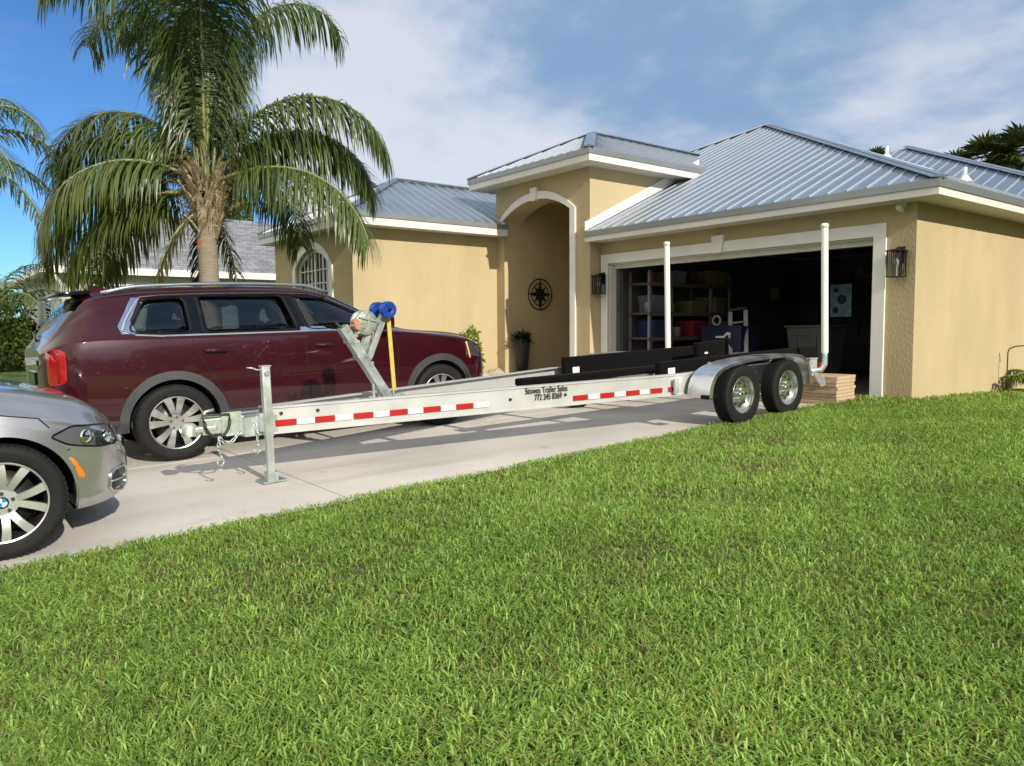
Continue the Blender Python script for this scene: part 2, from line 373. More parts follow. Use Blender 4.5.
roof_face(wr, [(ex0, ey, wz), (ex1, ey, wz), wp], (1, 0, 0)); roof_face(wr, [(ex1, ey, wz), (ex1, TY-.02, wz), (TX0-.02, TY-.02, wz+.49*(ex1-TX0+.02)), (TX0-.02, 5.5, wz+.49*(ex1-TX0+.02)), wb, wp], (0, 1, 0))
roof_face(wr, [wp, wb, (ex0, 5.5, wz), (ex0, ey, wz)], (0, 1, 0))
hipcap(wr, (ex0, ey, wz), wp, .16); hipcap(wr, (ex1, ey, wz), wp, .16); hipcap(wr, wp, wb, .2)
wr.build('wing_roof', [galv, ribm_lit], house)
fl = MB(); fl.prism([(TX1+.002, -e+.02, ZE+.02), (TX1+.002, 2.9, ZE+.02+SL*3.37), (TX1+.002, 2.9, ZE+.24+SL*3.37), (TX1+.002, -e+.19, ZE+.26), (TX1+.002, -e+.02, ZE+.19)], (.03, 0, 0))
fl.build('wall_flashing', mat('white_flashing', (.66, .66, .64), .4), house)
# --- fascia, drip edge, soffit
def eave(name, path, zb, zt, inset, closed=False, so=None):
    P = [V((x, y, 0)) for x, y in path]; n = len(P)
    def offs(d):
        out = []
        for i in range(n):
            t0 = (P[i]-P[i-1]).normalized() if (i > 0 or closed) else (P[1]-P[0]).normalized()
            t1 = (P[(i+1) % n]-P[i]).normalized() if (i < n-1 or closed) else t0
            n0 = V((-t0.y, t0.x, 0)); n1 = V((-t1.y, t1.x, 0)); b = (n0+n1); b = b/(b.length_squared/2) if b.length > 1e-6 else n0
            out.append(P[i]+b*d)
        return out
    def ring(d0, d1, za, zb_):
        mb = MB(); a, b = offs(d0), offs(d1)
        if closed: a, b = a+[a[0]], b+[b[0]]
        mb.strip([p+V((0, 0, za)) for p in a], [p+V((0, 0, za)) for p in b], (0, 0, zb_-za)); return mb
    f = ring(.022, .05, zb, zt-.085).build(name, fasc, house)
    ring(0., .052, zt-.085, zt+.012).build('drip_edge', drip, f)
    ring(-.012, .021, zt-.10, zt-.047).build('gutter_lip', drip, f) if False else None
    mb = ring(.05, inset, zb+.012, zb+.022); mb.build('soffit', soff, house)
eave('fascia', [(-5.86, -e), (e, -e), (e, 4.98)][::1], 2.63, ZE-.01, .50)
eave('fascia', [(e+.0, 5.02), (1.5, 5.02), (1.5, 14)], 2.63, ZE-.01, .50)
eave('fascia', [(TX0-TE, 2.2), (TX0-TE, tya), (TX1+TE, tya), (TX1+TE, 2.75)], 4.05, tz-.01, .46)
eave('fascia', [(ex0, 3.0), (ex0, ey), (ex1, ey), (ex1, TY-.02)], 3.0, wz-.01, .44)
bx = MB(); bx.box((-5.62, -.22, 2.72), (.44, .40, .16)); 
# security camera under the eave, wall lanterns
sc_ = thing('security_camera', 'small white security camera under the garage eave corner', 'security camera', (-.164, -.03, 2.56))
q = MB(); q.cyl((0, .03, .06), (0, -.05, .02), .02, 12); q.box((0, .02, .06), (.07, .03, .07), None, .008); q.build('bracket', trimw, sc_)
q = MB(); q.lathe([(-.075, .028), (-.07, .036), (.05, .038), (.06, .03), (.06, 0)], (0, -.10, 0), (0, -1, .3), 20); q.build('housing', trimw, sc_)
def lantern(x, lab, y=0):
    t = thing('wall_lantern', lab, 'wall lamp', (x, y, 1.86), 0, 'lanterns beside the garage door')
    q = MB(); q.box((0, -.012, .10), (.11, .022, .22), None, .006); q.box((0, -.07, .17), (.035, .10, .03)); q.cyl((0, -.13, .14), (0, -.13, .19), .012, 10)
    q.build('wall_bracket', blackm, t)
    q = MB(); y0 = -.13
    for sx in (-1, 1):
        for sy in (-1, 1): q.beam((sx*.085, y0+sy*.085, -.19), (sx*.085, y0+sy*.085, .14), .014, .014, (0, 1, 0))
        for f in (-.028, .028):
            q.beam((sx*.085, y0+f, -.18), (sx*.085, y0+f, .13), .007, .007, (0, 1, 0)); q.beam((f, y0+sx*.085, -.18), (f, y0+sx*.085, .13), .007, .007, (0, 1, 0))
    q.box((0, y0, .147), (.215, .215, .014)); q.box((0, y0, .160), (.12, .12, .014)); q.box((0, y0, -.197), (.19, .19, .014))
    q.build('cage', blackm, t)
    q = MB(); q.lathe([(-.18, .055), (.12, .055)], (0, y0, 0), (0, 0, 1), 20); q.build('glass_cylinder', lampglass, t)
    q = MB(); q.cyl((0, y0, -.188), (0, y0, -.06), .014, 12); q.lathe([(-.06, .016), (-.03, .03), (.01, .03), (.04, .012), (.05, 0)], (0, y0, 0), (0, 0, 1), 14); q.build('bulb', mat('bulb_white', (.8, .78, .7), .3), t)
lantern(-.19, 'black caged wall lantern on the house corner right of the garage opening')
lantern(-5.77, 'black caged wall lantern between the entry arch and garage opening', -.036)
# compass ornament on the entry wall
cp = thing('compass_ornament', 'round black metal compass rose hanging in the arched entry', 'wall ornament', (ax0, .70, 1.78))
q = MB(); q.tube([(.02, .345*math.cos(a*PI/24), .345*math.sin(a*PI/24)) for a in range(48)], .013, 6, True); q.tube([(.02, .25*math.cos(a*PI/24), .25*math.sin(a*PI/24)) for a in range(48)], .010, 6, True)
q.tube([(.02, .10*math.cos(a*PI/16), .10*math.sin(a*PI/16)) for a in range(32)], .010, 6, True); q.build('ring', blackm, cp)
q = MB()
for k in range(8):
    a = k*PI/4; L = .34 if k % 2 == 0 else .24; wd = .06 if k % 2 == 0 else .045
    d = V((0, math.cos(a), math.sin(a))); s = V((0, -math.sin(a), math.cos(a))); p0 = V((.012, 0, 0)); k0 = p0+d*.07
    q.prism([p0, k0-s*wd, p0+d*L, k0+s*wd], (.014+.001*k, 0, 0))
q.build('star', blackm, cp)
# ================================================================== VEHICLES
rubber = mat('tyre_rubber', (.008, .008, .008), .72, var=.25, vscale=20, spec=.3)
alloy = mat('machined_alloy', (.62, .62, .62), .26, .9, rvar=.06)
alloy_dark = mat('dark_alloy', (.05, .05, .052), .4, .6)
steel = mat('brake_steel', (.09, .088, .085), .45, .9)
blackpl = mat('black_plastic', (.022, .022, .023), .55, var=.1, vscale=15)
gloss_black = mat('gloss_black', (.004, .004, .005), .06, spec=.4)
chrome = mat('chrome', (.80, .81, .83), .10, 1.)
satin = mat('satin_chrome', (.66, .67, .69), .22, 1.)
seatm = mat('seat_leather', (.045, .042, .04), .6)
carglass = glassmat('car_glass', (.20, .25, .26), .01)
wsglass = glassmat('windscreen_glass', (.5, .56, .54), .01)
headglass = glassmat('headlamp_glass', (.88, .9, .92), .01)
redlamp = mat('red_lamp', (.32, .004, .006), .12, coat=1.)
amber = mat('amber_lamp', (.75, .20, .01), .15, coat=1.)
wellm = mat('wheel_well', (.008, .008, .008), .9)

class Car:
    """body as sections along y: half width w, sill zl, belt zb, roof zt, roof half width wt"""
    def __init__(s, w, zl, zb, zt, wt, y0, y1, dy=.025, bulge=.5):
        s.fw, s.fzl, s.fzb, s.fzt, s.fwt = map(ipl, (w, zl, zb, zt, wt)); s.y0, s.y1 = y0, y1; s.bulge = bulge
        n = int(round((y1-y0)/dy)); s.ys = [y0+(y1-y0)*i/n for i in range(n+1)]
        s.secs = [s.section(y) for y in s.ys]
        s.nr = len(s.secs[0])
    def section(s, y):
        if not hasattr(s, 'cache'): s.cache = {}
        if y in s.cache: return s.cache[y]
        s.cache[y] = r = s._section(y); return r
    def _section(s, y):
        w, zl, zb, zt, wt = s.fw(y), s.fzl(y), s.fzb(y), s.fzt(y), s.fwt(y); zb = min(zb, zt-.02); k = min(1, (zt-zb)/.4)
        mid = zl+(zb-zl)*s.bulge
        P = [(0, zl), (.45*w, zl), (.86*w, zl), (.965*w, zl+.05), (.978*w, zl+.42*(mid-zl)), (.997*w, mid), (.992*w, mid+.60*(zb-mid)), (.974*w, zb-.032), (.955*w-.0*k, zb+.005)]
        tw = min(wt, .90*w)
        P += [(tw+(.940*w-tw)*.45*k+.0, zb+(zt-zb)*.50), (tw+.015*k, zt-.13*k-.012), (tw-.06, zt-.045*k-.006), (tw*.62, zt-.010*k), (0, zt)]
        out = []; n = len(P)
        for i in range(n-1):
            p0 = P[max(i-1, 0)]; p1, p2 = P[i], P[i+1]; p3 = P[min(i+2, n-1)]
            m = 5
            for j in range(m):
                t = j/m; f = lambda a, b, c, d: .5*(2*b+(c-a)*t+(2*a-5*b+4*c-d)*t*t+(3*b-a-3*c+d)*t**3)
                out.append((max(0, f(p0[0], p1[0], p2[0], p3[0])), f(p0[1], p1[1], p2[1], p3[1])))
        out.append(P[-1]); return out
    BELT = 40; TOP = 55      # ring indices: belt edge, roof corner
    def b(s, y, z):
        y = round(y, 3)
        sec = s.section(y)[14:]; zs = [q[1] for q in sec]; bs = [q[0] for q in sec]
        for i in range(len(zs)-1):
            if zs[i] <= z <= zs[i+1]: return bs[i]+(bs[i+1]-bs[i])*(z-zs[i])/max(1e-6, zs[i+1]-zs[i])
        return bs[0] if z < zs[0] else bs[-1]
    def faces(s, cls):
        """split the shell by cls(y, z, x, ring index, side) -> class name or None"""
        nr = s.nr; full = 2*nr-1; V_ = []
        for y, sec in zip(s.ys, s.secs):
            V_ += [(-x, y, z) for x, z in sec[::-1]][:-1] if False else []
        V_ = []
        for y, sec in zip(s.ys, s.secs):
            V_ += [(x, y, z) for x, z in sec]+[(-x, y, z) for x, z in sec[1:-1]][::-1]
        k = 2*nr-2; out = {}
        for i in range(len(s.ys)-1):
            for j in range(k):
                a, b = i*k+j, i*k+(j+1) % k; f = (a, b, b+k, a+k)
                ri = j if j < nr-1 else k-1-j
                c = [sum(V_[q][t] for q in f)/4 for t in range(3)]
                nm = cls(c[1], c[2], c[0], ri)
                if nm: out.setdefault(nm, []).append(f)
        out.setdefault('body', []).append(tuple(range(k))); o = (len(s.ys)-1)*k; out['body'].append(tuple(o+j for j in range(k))[::-1])
        return V_, out
    def build(s, V_, fs, name, m, parent, sharp=35, offset=None):
        used = sorted({q for f in fs for q in f}); mp = {q: i for i, q in enumerate(used)}
        me = bpy.data.meshes.new(name); me.from_pydata([V_[q] for q in used], [], [[mp[q] for q in f] for f in fs]); me.materials.append(m)
        bm = bmesh.new(); bm.from_mesh(me); bmesh.ops.recalc_face_normals(bm, faces=bm.faces[:]); bm.to_mesh(me); bm.free()
        me.polygons.foreach_set('use_smooth', [True]*len(me.polygons)); me.set_sharp_from_angle(angle=math.radians(sharp))
        o = bpy.data.objects.new(name, me); COL.objects.link(o); o.parent = parent; return o
    def side(s, poly, off, sgn=1, n=6):
        """polygon in (y,z) laid on the body side, resampled"""
        out = []
        for i, (a, b) in enumerate(poly):
            c, d = poly[(i+1) % len(poly)]
            for j in range(n):
                y, z = a+(c-a)*j/n, b+(d-b)*j/n; out.append(V((sgn*(s.b(y, z)+off), y, z)))
        return out
    def patch(s, mb, poly, off, sgn=1, th=.004, n=4):
        P = s.side(poly, off, sgn, n); Q = [p-V((sgn*th, 0, 0)) for p in P]; k = len(P)
        cen = V((0, 0, 0))
        for p in P: cen += p
        cy, cz = cen.y/k, cen.z/k; c = V((sgn*(s.b(cy, cz)+off), cy, cz))
        inner = [V((sgn*(s.b(cy+(p.y-cy)*.5, cz+(p.z-cz)*.5)+off), cy+(p.y-cy)*.5, cz+(p.z-cz)*.5)) for p in P]
        mb.smooth = True
        mb.add(P+inner+[c]+Q, [(i, (i+1) % k, k+(i+1) % k, k+i) for i in range(k)]+[(k+i, k+(i+1) % k, 2*k) for i in range(k)]+[(i, 2*k+1+i, 2*k+1+(i+1) % k, (i+1) % k) for i in range(k)])
        mb.smooth = False
    def line(s, mb, pts, r, off=0., sgn=1, closed=False, n=8, seg=6):
        P = []
        pts = list(pts)
        for i in range(len(pts)-(0 if closed else 1)):
            a, b = pts[i], pts[(i+1) % len(pts)]
            for j in range(n): t = j/n; y, z = a[0]+(b[0]-a[0])*t, a[1]+(b[1]-a[1])*t; P.append((sgn*(s.b(y, z)+off), y, z))
        if not closed: y, z = pts[-1]; P.append((sgn*(s.b(y, z)+off), y, z))
        mb.tube(P, r, seg, closed)
def inpoly(y, z, P):
    c = False; n = len(P)
    for i in range(n):
        (a, b), (d, e) = P[i], P[i-1]
        if (b > z) != (e > z) and y < (d-a)*(z-b)/(e-b)+a: c = not c
    return c
def smoothpoly(P, it=2, r=.25):
    """cut the corners of a closed polygon"""
    for _ in range(it):
        Q = []
        for i in range(len(P)):
            a, b = P[i], P[(i+1) % len(P)]; Q += [(a[0]+(b[0]-a[0])*r, a[1]+(b[1]-a[1])*r), (a[0]+(b[0]-a[0])*(1-r), a[1]+(b[1]-a[1])*(1-r))]
        P = Q
    return P

def wheel(name, parent, c, R, rimR, wid, style, sgn=1, label=None):
    """wheel centred at c (middle of tread), outer face towards sgn*x; part 'wheel' (rim) with sub-parts tyre, hub cap, brake disc"""
    x = V((sgn, 0, 0)); h = wid/2; mb = MB()
    # rim barrel and lip
    mb.lathe([(h*.98, rimR), (h*1.0, rimR*.985), (h*.98, rimR*.955)], c, x, 64); mb.cur = 0 if style == 'steel' else 1
    mb.lathe([(h*.98, rimR*.955), (h*.80, rimR*.93), (h*.2, rimR*.90), (-h*.8, rimR*.90), (-h*.95, rimR*.99)], c, x, 64); mb.cur = 0
    def rad(a): return V((0, math.cos(a), math.sin(a)))
    def spoke(mb, a0, a1, w0, w1, x0, x1, r0, r1, th=.03, nseg=6):
        """tapered curved spoke from hub radius r0 at angle a0 to rim radius r1 at angle a1"""
        A = []; B = []
        for i in range(nseg+1):
            t = i/nseg; a = a0+(a1-a0)*t; r = r0+(r1-r0)*t; d = rad(a); s = V((0, -math.sin(a), math.cos(a))); w = w0+(w1-w0)*t
            px = x0+(x1-x0)*t+.012*math.sin(PI*t); A.append(V(c)+d*r-s*w/2+x*px); B.append(V(c)+d*r+s*w/2+x*px)
        mb.strip(A, B, -x*th)
    if style == 'suv':
        for k in range(5):
            a = k*2*PI/5+PI/2+.05
            for da in (-.17, .17): spoke(mb, a+da*1.2, a+da*1.55, .036, .075, h*.72, h*.93, .05, rimR*.955, .03)
        mb.cyl(V(c)+x*h*.2, V(c)+x*h*.80, .075, 24)
    elif style == 'bmw':
        for k in range(5):
            a = k*2*PI/5+.0
            for da in (-.27, .27): spoke(mb, a+da*.7, a+da*1.12, .036, .048, h*.72, h*.93, .055, rimR*.955, .035)
        mb.cyl(V(c)+x*h*.2, V(c)+x*h*.78, .085, 24)
    else:  # steel trailer wheel: dished disc with holes
        mb.lathe([(h*.05, rimR*.9), (h*.05, rimR*.80), (h*.35, rimR*.70), (h*.42, rimR*.60), (h*.30, rimR*.45), (h*.32, rimR*.33), (h*.32, .0)], c, x, 48)
    w = mb.build('wheel', [{'suv': alloy, 'bmw': mat('silver_alloy', (.66, .66, .66), .3, .75, rvar=.05), 'steel': mat('galvanised_wheel', (.66, .69, .66), .22, .95, var=.12, vscale=20, rvar=.1)}[style], alloy_dark], parent, 30)
    if label: w['label'] = label
    t = MB(); tw = h*1.06
    prof = [(-h*.92, rimR*.97), (-tw, rimR+(R-rimR)*.45), (-tw*.94, R*.955), (-tw*.80, R*.99)]
    for g in (-.52, -.18, .18, .52): prof += [(tw*(g-.045), R*.998), (tw*(g-.035), R-.009), (tw*(g+.035), R-.009), (tw*(g+.045), R*.998)]
    prof += [(tw*.80, R*.99), (tw*.94, R*.955), (tw*1.01, rimR+(R-rimR)*.62), (tw, rimR+(R-rimR)*.45), (tw*.985, rimR+(R-rimR)*.30), (h*1.03, rimR+(R-rimR)*.10), (h*.97, rimR*.985), (h*.9, rimR*.95)]
    t.lathe(prof, c, x, 72)
    for k in range(60):   # shoulder tread blocks
        a = k*2*PI/60
        for sx in (-1, 1): t.box(V(c)+rad(a)*(R*.972)+x*sx*tw*.84, (.016, .012, .018), Matrix.Rotation(a, 3, 'X'))
    t.build('tyre', rubber, w, 40)
    if style != 'steel':
        d = MB(); d.lathe([(h*.05, rimR*.76), (h*.12, rimR*.76), (h*.12, .06)], c, x, 48); d.box(V(c)+x*h*.15+V((0, -.16, .10)), (.06, .09, .20)); d.build('brake_disc', steel, w)
        d = MB(); d.lathe([(-h*.9, rimR*.88), (-h*.9, 0)], c, x, 32); d.build('wheel_back', wellm, w)
        for k in range(5):
            a = k*2*PI/5+.3; d = MB(); p = V(c)+rad(a)*.056+x*h*.76; d.cyl(p, p+x*.02, .011, 6, smooth=False)
            d.build('wheel_nut', steel, w)
    else:
        for k in range(5):
            a = k*2*PI/5+.3; d = MB(); p = V(c)+rad(a)*.057+x*h*.30; d.cyl(p, p+x*.03, .012, 6, smooth=False); d.build('wheel_nut', chrome, w)
        d = MB(); d.lathe([(h*.28, .035), (h*.7, .033), (h*.78, .022), (h*.78, 0)], c, x, 20); d.build('hub_cap', chrome, w)
        for k in range(8):
            a = k*2*PI/8; p = V(c)+rad(a)*rimR*.62+x*h*.43; d = MB(); d.lathe([(0, .017), (.002, .017), (.002, 0)], p, x, 12); d.build('hole', wellm, w)
    return w
def seat(mb, x, y, z, wd=.5, head=True):
    mb.box((x, y, z+.10), (wd, .5, .16), None, .04); R_ = Matrix.Rotation(.25, 3, 'X'); mb.box((x, y-.33, z+.42), (wd, .15, .62), R_, .05)
    if head: mb.box((x, y-.44, z+.82), (.27, .10, .19), R_, .04); mb.cyl((x-.06, y-.42, z+.68), (x-.06, y-.43, z+.76), .008, 6); mb.cyl((x+.06, y-.42, z+.68), (x+.06, y-.43, z+.76), .008, 6)

# ------------------------------------------------------------------ the maroon SUV
maroon = mat('maroon_paint', (.030, .0016, .0054), .35, .05, coat=1., spec=.15)
SX, SY = -4.115, -7.05
suv = thing('suv', 'shiny maroon SUV parked on the driveway behind the boat trailer', 'car', (SX, SY, gz(SY)))
suv.rotation_euler = (math.atan(.03), 0, 0)
def rz(T): return [(y if y > -2.0 else -2.0+(y+2.0)*.86,)+tuple(q) for y, *q in T]
c = Car(w=rz([(-2.56, .66), (-2.52, .76), (-2.46, .85), (-2.36, .92), (-2.2, .96), (-1.6, .99), (1.6, .99), (2.0, .955), (2.3, .86), (2.42, .76), (2.50, .64)]),
        zl=rz([(-2.56, .50), (-2.4, .40), (-2.0, .33), (-1.4, .30), (1.7, .30), (2.2, .30), (2.5, .36)]),
        zb=rz([(-2.56, 1.10), (-2.3, 1.20), (-1.9, 1.22), (.6, 1.20), (1.2, 1.155), (1.6, 1.11), (2.1, 1.03), (2.35, .92), (2.5, .74)]),
        zt=rz([(-2.56, 1.13), (-2.50, 1.20), (-2.33, 1.41), (-2.17, 1.585), (-2.10, 1.635), (-2.0, 1.665), (-1.5, 1.715), (-.7, 1.735), (0, 1.72), (.30, 1.675), (.62, 1.54), (1.24, 1.215), (1.40, 1.19), (1.9, 1.145), (2.2, 1.09), (2.38, .985), (2.5, .80)]),
        wt=rz([(-2.56, .60), (-2.4, .72), (-2.3, .73), (-1.8, .72), (.2, .69), (.7, .70), (1.25, .80), (1.6, .82), (2.2, .74), (2.5, .52)]),
        y0=-2.48, y1=2.50)
ARCH = [(-1.42, .375), (1.635, .375)]; RA = .455
q1 = smoothpoly([(-1.78, 1.275), (-1.56, 1.245), (-1.21, 1.24), (-1.21, 1.60), (-1.60, 1.575)], 2, .12)
q2 = smoothpoly([(-1.10, 1.24), (-.12, 1.235), (-.20, 1.605), (-1.10, 1.605)], 2, .06)
q3 = smoothpoly([(-.02, 1.235), (.95, 1.225), (.60, 1.42), (.27, 1.575), (-.10, 1.60)], 2, .06)
WIN = [q1, q2, q3]
def cls(y, z, x, ri):
    for ay, az in ARCH:
        if (y-ay)**2+(z-az)**2 < RA**2 and abs(x) > .5: return None
    if abs(x) > .5 and any(inpoly(y, z, q) for q in WIN) and c.BELT-2 <= ri < 60: return None
    if .36 < y < 1.23 and ri >= 53: return 'windscreen'
    if -2.41 < y < -2.11 and ri >= 53: return 'rear_window'
    if ri < 5: return 'underbody'
    if z < .44+.0*abs(y) and ri < 24: return 'lower_cladding'
    return 'body'
V_, FC = c.faces(cls)
body = c.build(V_, FC['body'], 'body', maroon, suv)
c.build(V_, FC['windscreen'], 'windscreen', wsglass, suv); c.build(V_, FC['rear_window'], 'rear_window', carglass, suv)
c.build(V_, FC['underbody'], 'underbody', wellm, suv); c.build(V_, FC['lower_cladding'], 'lower_cladding', blackpl, suv)
for s in (1, -1):
    for i, q in enumerate(WIN):
        g = MB(); c.patch(g, q, -.006, s, .004); g.build('window', carglass, suv)
    # black pillars and frames, chrome line
    g = MB(); 
    for q in WIN: c.line(g, q, .016, -.006, s, True, 3)
    c.patch(g, [(-1.235, 1.238), (-1.075, 1.238), (-1.075, 1.612), (-1.235, 1.607)], .003, s, .012); c.patch(g, [(-.14, 1.232), (.0, 1.232), (-.08, 1.612), (-.22, 1.613)], .003, s, .012)
    g.build('window_frame', gloss_black, suv, 40)
    g = MB(); c.line(g, [(1.0, 1.205), (.2, 1.215), (-1.0, 1.222), (-1.5, 1.225), (-1.72, 1.243), (-1.83, 1.285), (-1.80, 1.36), (-1.71, 1.50), (-1.62, 1.60), (-1.45, 1.617), (-1.0, 1.630), (-.3, 1.632), (.10, 1.618), (.34, 1.565), (.70, 1.405), (.86, 1.315)], .0105, .006, s, False, 6, 8)
    c.patch(g, [(-1.84, 1.25), (-1.71, 1.262), (-1.80, 1.29), (-1.625, 1.60), (-1.70, 1.60), (-1.865, 1.33)], .006, s, .006)
    c.patch(g, [(-.10, 1.212), (.30, 1.212), (.24, 1.232), (.16, 1.262), (-.10, 1.264)], .008, s, .006)
    g.build('window_trim', chrome, suv, 40)
    # shut lines
    for P_, r_, o_ in (([(-1.225, 1.20), (-1.21, 1.08), (-1.10, .90), (-.95, .62), (-.88, .46)], .0045, -.001), ([(-.07, 1.20), (-.06, .9), (-.03, .47)], .0045, -.001), ([(1.02, 1.17), (1.06, .95), (1.04, .7), (1.02, .47)], .0045, -.001), ([(-.88, .465), (0, .462), (1.02, .462)], .0045, -.001), ([(1.1, 1.135), (1.6, 1.095), (2.05, 1.03)], .004, 0), ([(-2.27, 1.14), (-2.25, .8), (-2.18, .62), (-1.9, .60)], .004, 0)):
        g = MB(); c.line(g, P_, r_, o_, s); g.build('shut_line', wellm, suv)
    for yh in (-1.01, .15):
        g = MB(); x = c.b(yh, 1.055)
        g.tube([(s*(x-.01), yh-.115, 1.058), (s*(x+.022), yh-.09, 1.060), (s*(x+.034), yh, 1.062), (s*(x+.022), yh+.09, 1.056), (s*(x-.01), yh+.115, 1.053)], [.012, .017, .018, .017, .012], 10); g.build('door_handle', maroon, suv)
        d = MB(); c.patch(d, smoothpoly([(yh-.09, 1.03), (yh+.09, 1.025), (yh+.09, 1.085), (yh-.09, 1.09)], 2), .001, s); d.build('handle_recess', mat('maroon_dark_recess', (.022, .003, .006), .3, .3), suv)
    # mirror
    g = MB(); x = c.b(.86, 1.20); g.tube([(s*(x-.04), .84, 1.20), (s*(x+.10), .86, 1.24)], .03, 8); g.box((s*(x+.16), .86, 1.29), (.22, .12, .17), None, .045); g.build('wing_mirror', maroon, suv, 50)
    # wheel arch claddings and wells
    for (ay, az) in ARCH:
        g = MB(); n = 40; A = []; B = []; C_ = []; D_ = []
        for i in range(n+1):
            a = -.12+(PI+.24)*i/n; rr_ = RA+.052
            pa = (ay+(RA-.03)*math.cos(a), az+(RA-.03)*math.sin(a)); pb = (ay+rr_*math.cos(a), az+rr_*math.sin(a))
            if abs(a-PI/2) > PI/2-.02: pb = (ay+(RA+.075)*math.cos(a), az+(RA+.05)*math.sin(a))
            xa, xb = c.b(*pa), c.b(*pb); xo = max(xa, xb)
            A.append((s*(xo+.016), *pa)); B.append((s*(xb+.012), *pb)); C_.append((s*(xb-.02), *pb)); D_.append((s*(xa-.10), *pa))
        k = n+1; g.smooth = True
        g.add(A+B+C_+D_, [(i, i+1, k+i+1, k+i) for i in range(n)]+[(k+i, k+i+1, 2*k+i+1, 2*k+i) for i in range(n)]+[(i+1, i, 3*k+i, 3*k+i+1) for i in range(n)]); g.smooth = False
        g.build('wheel_arch', mat('arch_cladding', (.035, .036, .038), .5, var=.1), suv, 30)
        g = MB(); rings = [[(s*x, ay+RA*math.cos(-.1+(PI+.2)*i/24), az+RA*math.sin(-.1+(PI+.2)*i/24)) for i in range(25)] for x in (.97, .55)]
        g.add(rings[0]+rings[1], [(i, i+1, 26+i, 25+i) for i in range(24)]); g.add(rings[1], [list(range(25))]); g.build('wheel_well', wellm, suv)
        wheel('wheel', suv, (s*(.99-.125), ay, az), .375, .258, .235, 'suv', s)
    # lamps
    g = MB(); c.patch(g, smoothpoly([(-2.445, .80), (-2.315, .83), (-2.305, 1.10), (-2.34, 1.13), (-2.445, 1.15)], 1, .1), .010, s, .05); g.build('tail_light', redlamp, suv, 40)
    d = MB(); c.line(d, [(-2.375, .83), (-2.37, 1.125)], .011, .012, s); d.build('reflector_bar', mat('tail_dark_red', (.16, .004, .004), .2, coat=.5), suv)
    g = MB(); c.patch(g, [(2.03, .84), (2.30, .80), (2.30, .98), (2.06, 1.02)], .008, s, .05); g.build('headlight', mat('lamp_dark', (.05, .05, .055), .1, coat=1.), suv, 40)
    d = MB(); c.line(d, [(2.05, 1.005), (2.10, .80)], .012, .008, s); d.build('marker_light', mat('amber_pale', (.85, .42, .14), .2, coat=1.), suv)
    # rocker trim and roof rail
    g = MB(); c.line(g, [(-.93, .405), (0, .405), (1.12, .40)], .022, .004, s); g.build('sill_trim', satin, suv)
    g = MB(); P = []
    for i in range(25): y = -1.95+2.3*i/24; P.append((s*(c.fwt(y)-.015), y, c.fzt(y)-.028+.030*min(1, i/2.5, (24-i)/2.5)))
    g.tube(P, .019, 8); g.build('roof_rail', satin, suv)
g = MB(); g.box((0, -2.165, 1.652), (1.26, .30, .035), Matrix.Rotation(.09, 3, 'X'), .014); g.build('roof_spoiler', gloss_black, suv, 40)
g = MB(); g.prism([(-.016, -1.96, 1.66), (-.016, -1.70, 1.69), (-.016, -1.90, 1.755), (-.016, -1.95, 1.755)], (.032, 0, 0)); g.build('antenna_fin', maroon, suv)
g = MB(); g.box((0, -2.47, .52), (1.40, .10, .26), None, .03); g.box((0, -2.53, .45), (.9, .06, .08), None, .02); g.build('rear_bumper', blackpl, suv, 40)
g = MB(); g.box((0, -2.487, 1.01), (1.0, .02, .05), None, .008); g.box((0, -2.49, .84), (.55, .02, .15)); g.tube([(-.02, -2.43, 1.21), (-.10, -2.43, 1.235), (-.38, -2.41, 1.29)], .012, 6); g.build('tailgate_trim', gloss_black, suv)
g = MB(); g.box((0, 2.505, .74), (1.0, .03, .26), None, .012); g.box((0, 2.49, .42), (1.3, .05, .14), None, .02); g.build('grille', gloss_black, suv, 40)
g = MB(); g.tube([(-.5, 2.525, .87), (.5, 2.525, .87), (.46, 2.525, .61), (-.46, 2.525, .61)], .012, 8, True)
for i in range(5): g.box((0, 2.522, .66+i*.045), (.94, .008, .012))
g.build('grille_trim', satin, suv)
g = MB(); g.box((0, .0, .38), (1.7, 3.6, .06)); g.box((0, .93, 1.05), (1.55, .5, .20), None, .08); g.box((0, .98, .75), (1.55, .35, .5))
for x in (-.40, .40): seat(g, x, .25, .62, .52); seat(g, x, -.72, .66, .60)
seat(g, .3, -1.6, .72, .5); seat(g, -.3, -1.6, .72, .5)
g.tube([(.40+.17*math.cos(a*PI/10), .66+.05*math.sin(a*PI/10), 1.08+.17*math.sin(a*PI/10)) for a in range(20)], .014, 6, True) if False else g.tube([(-.40+.18*math.cos(a*PI/10), .62, 1.06+.18*math.sin(a*PI/10)) for a in range(20)], .014, 6, True)
g.build('interior', seatm, suv, 40)

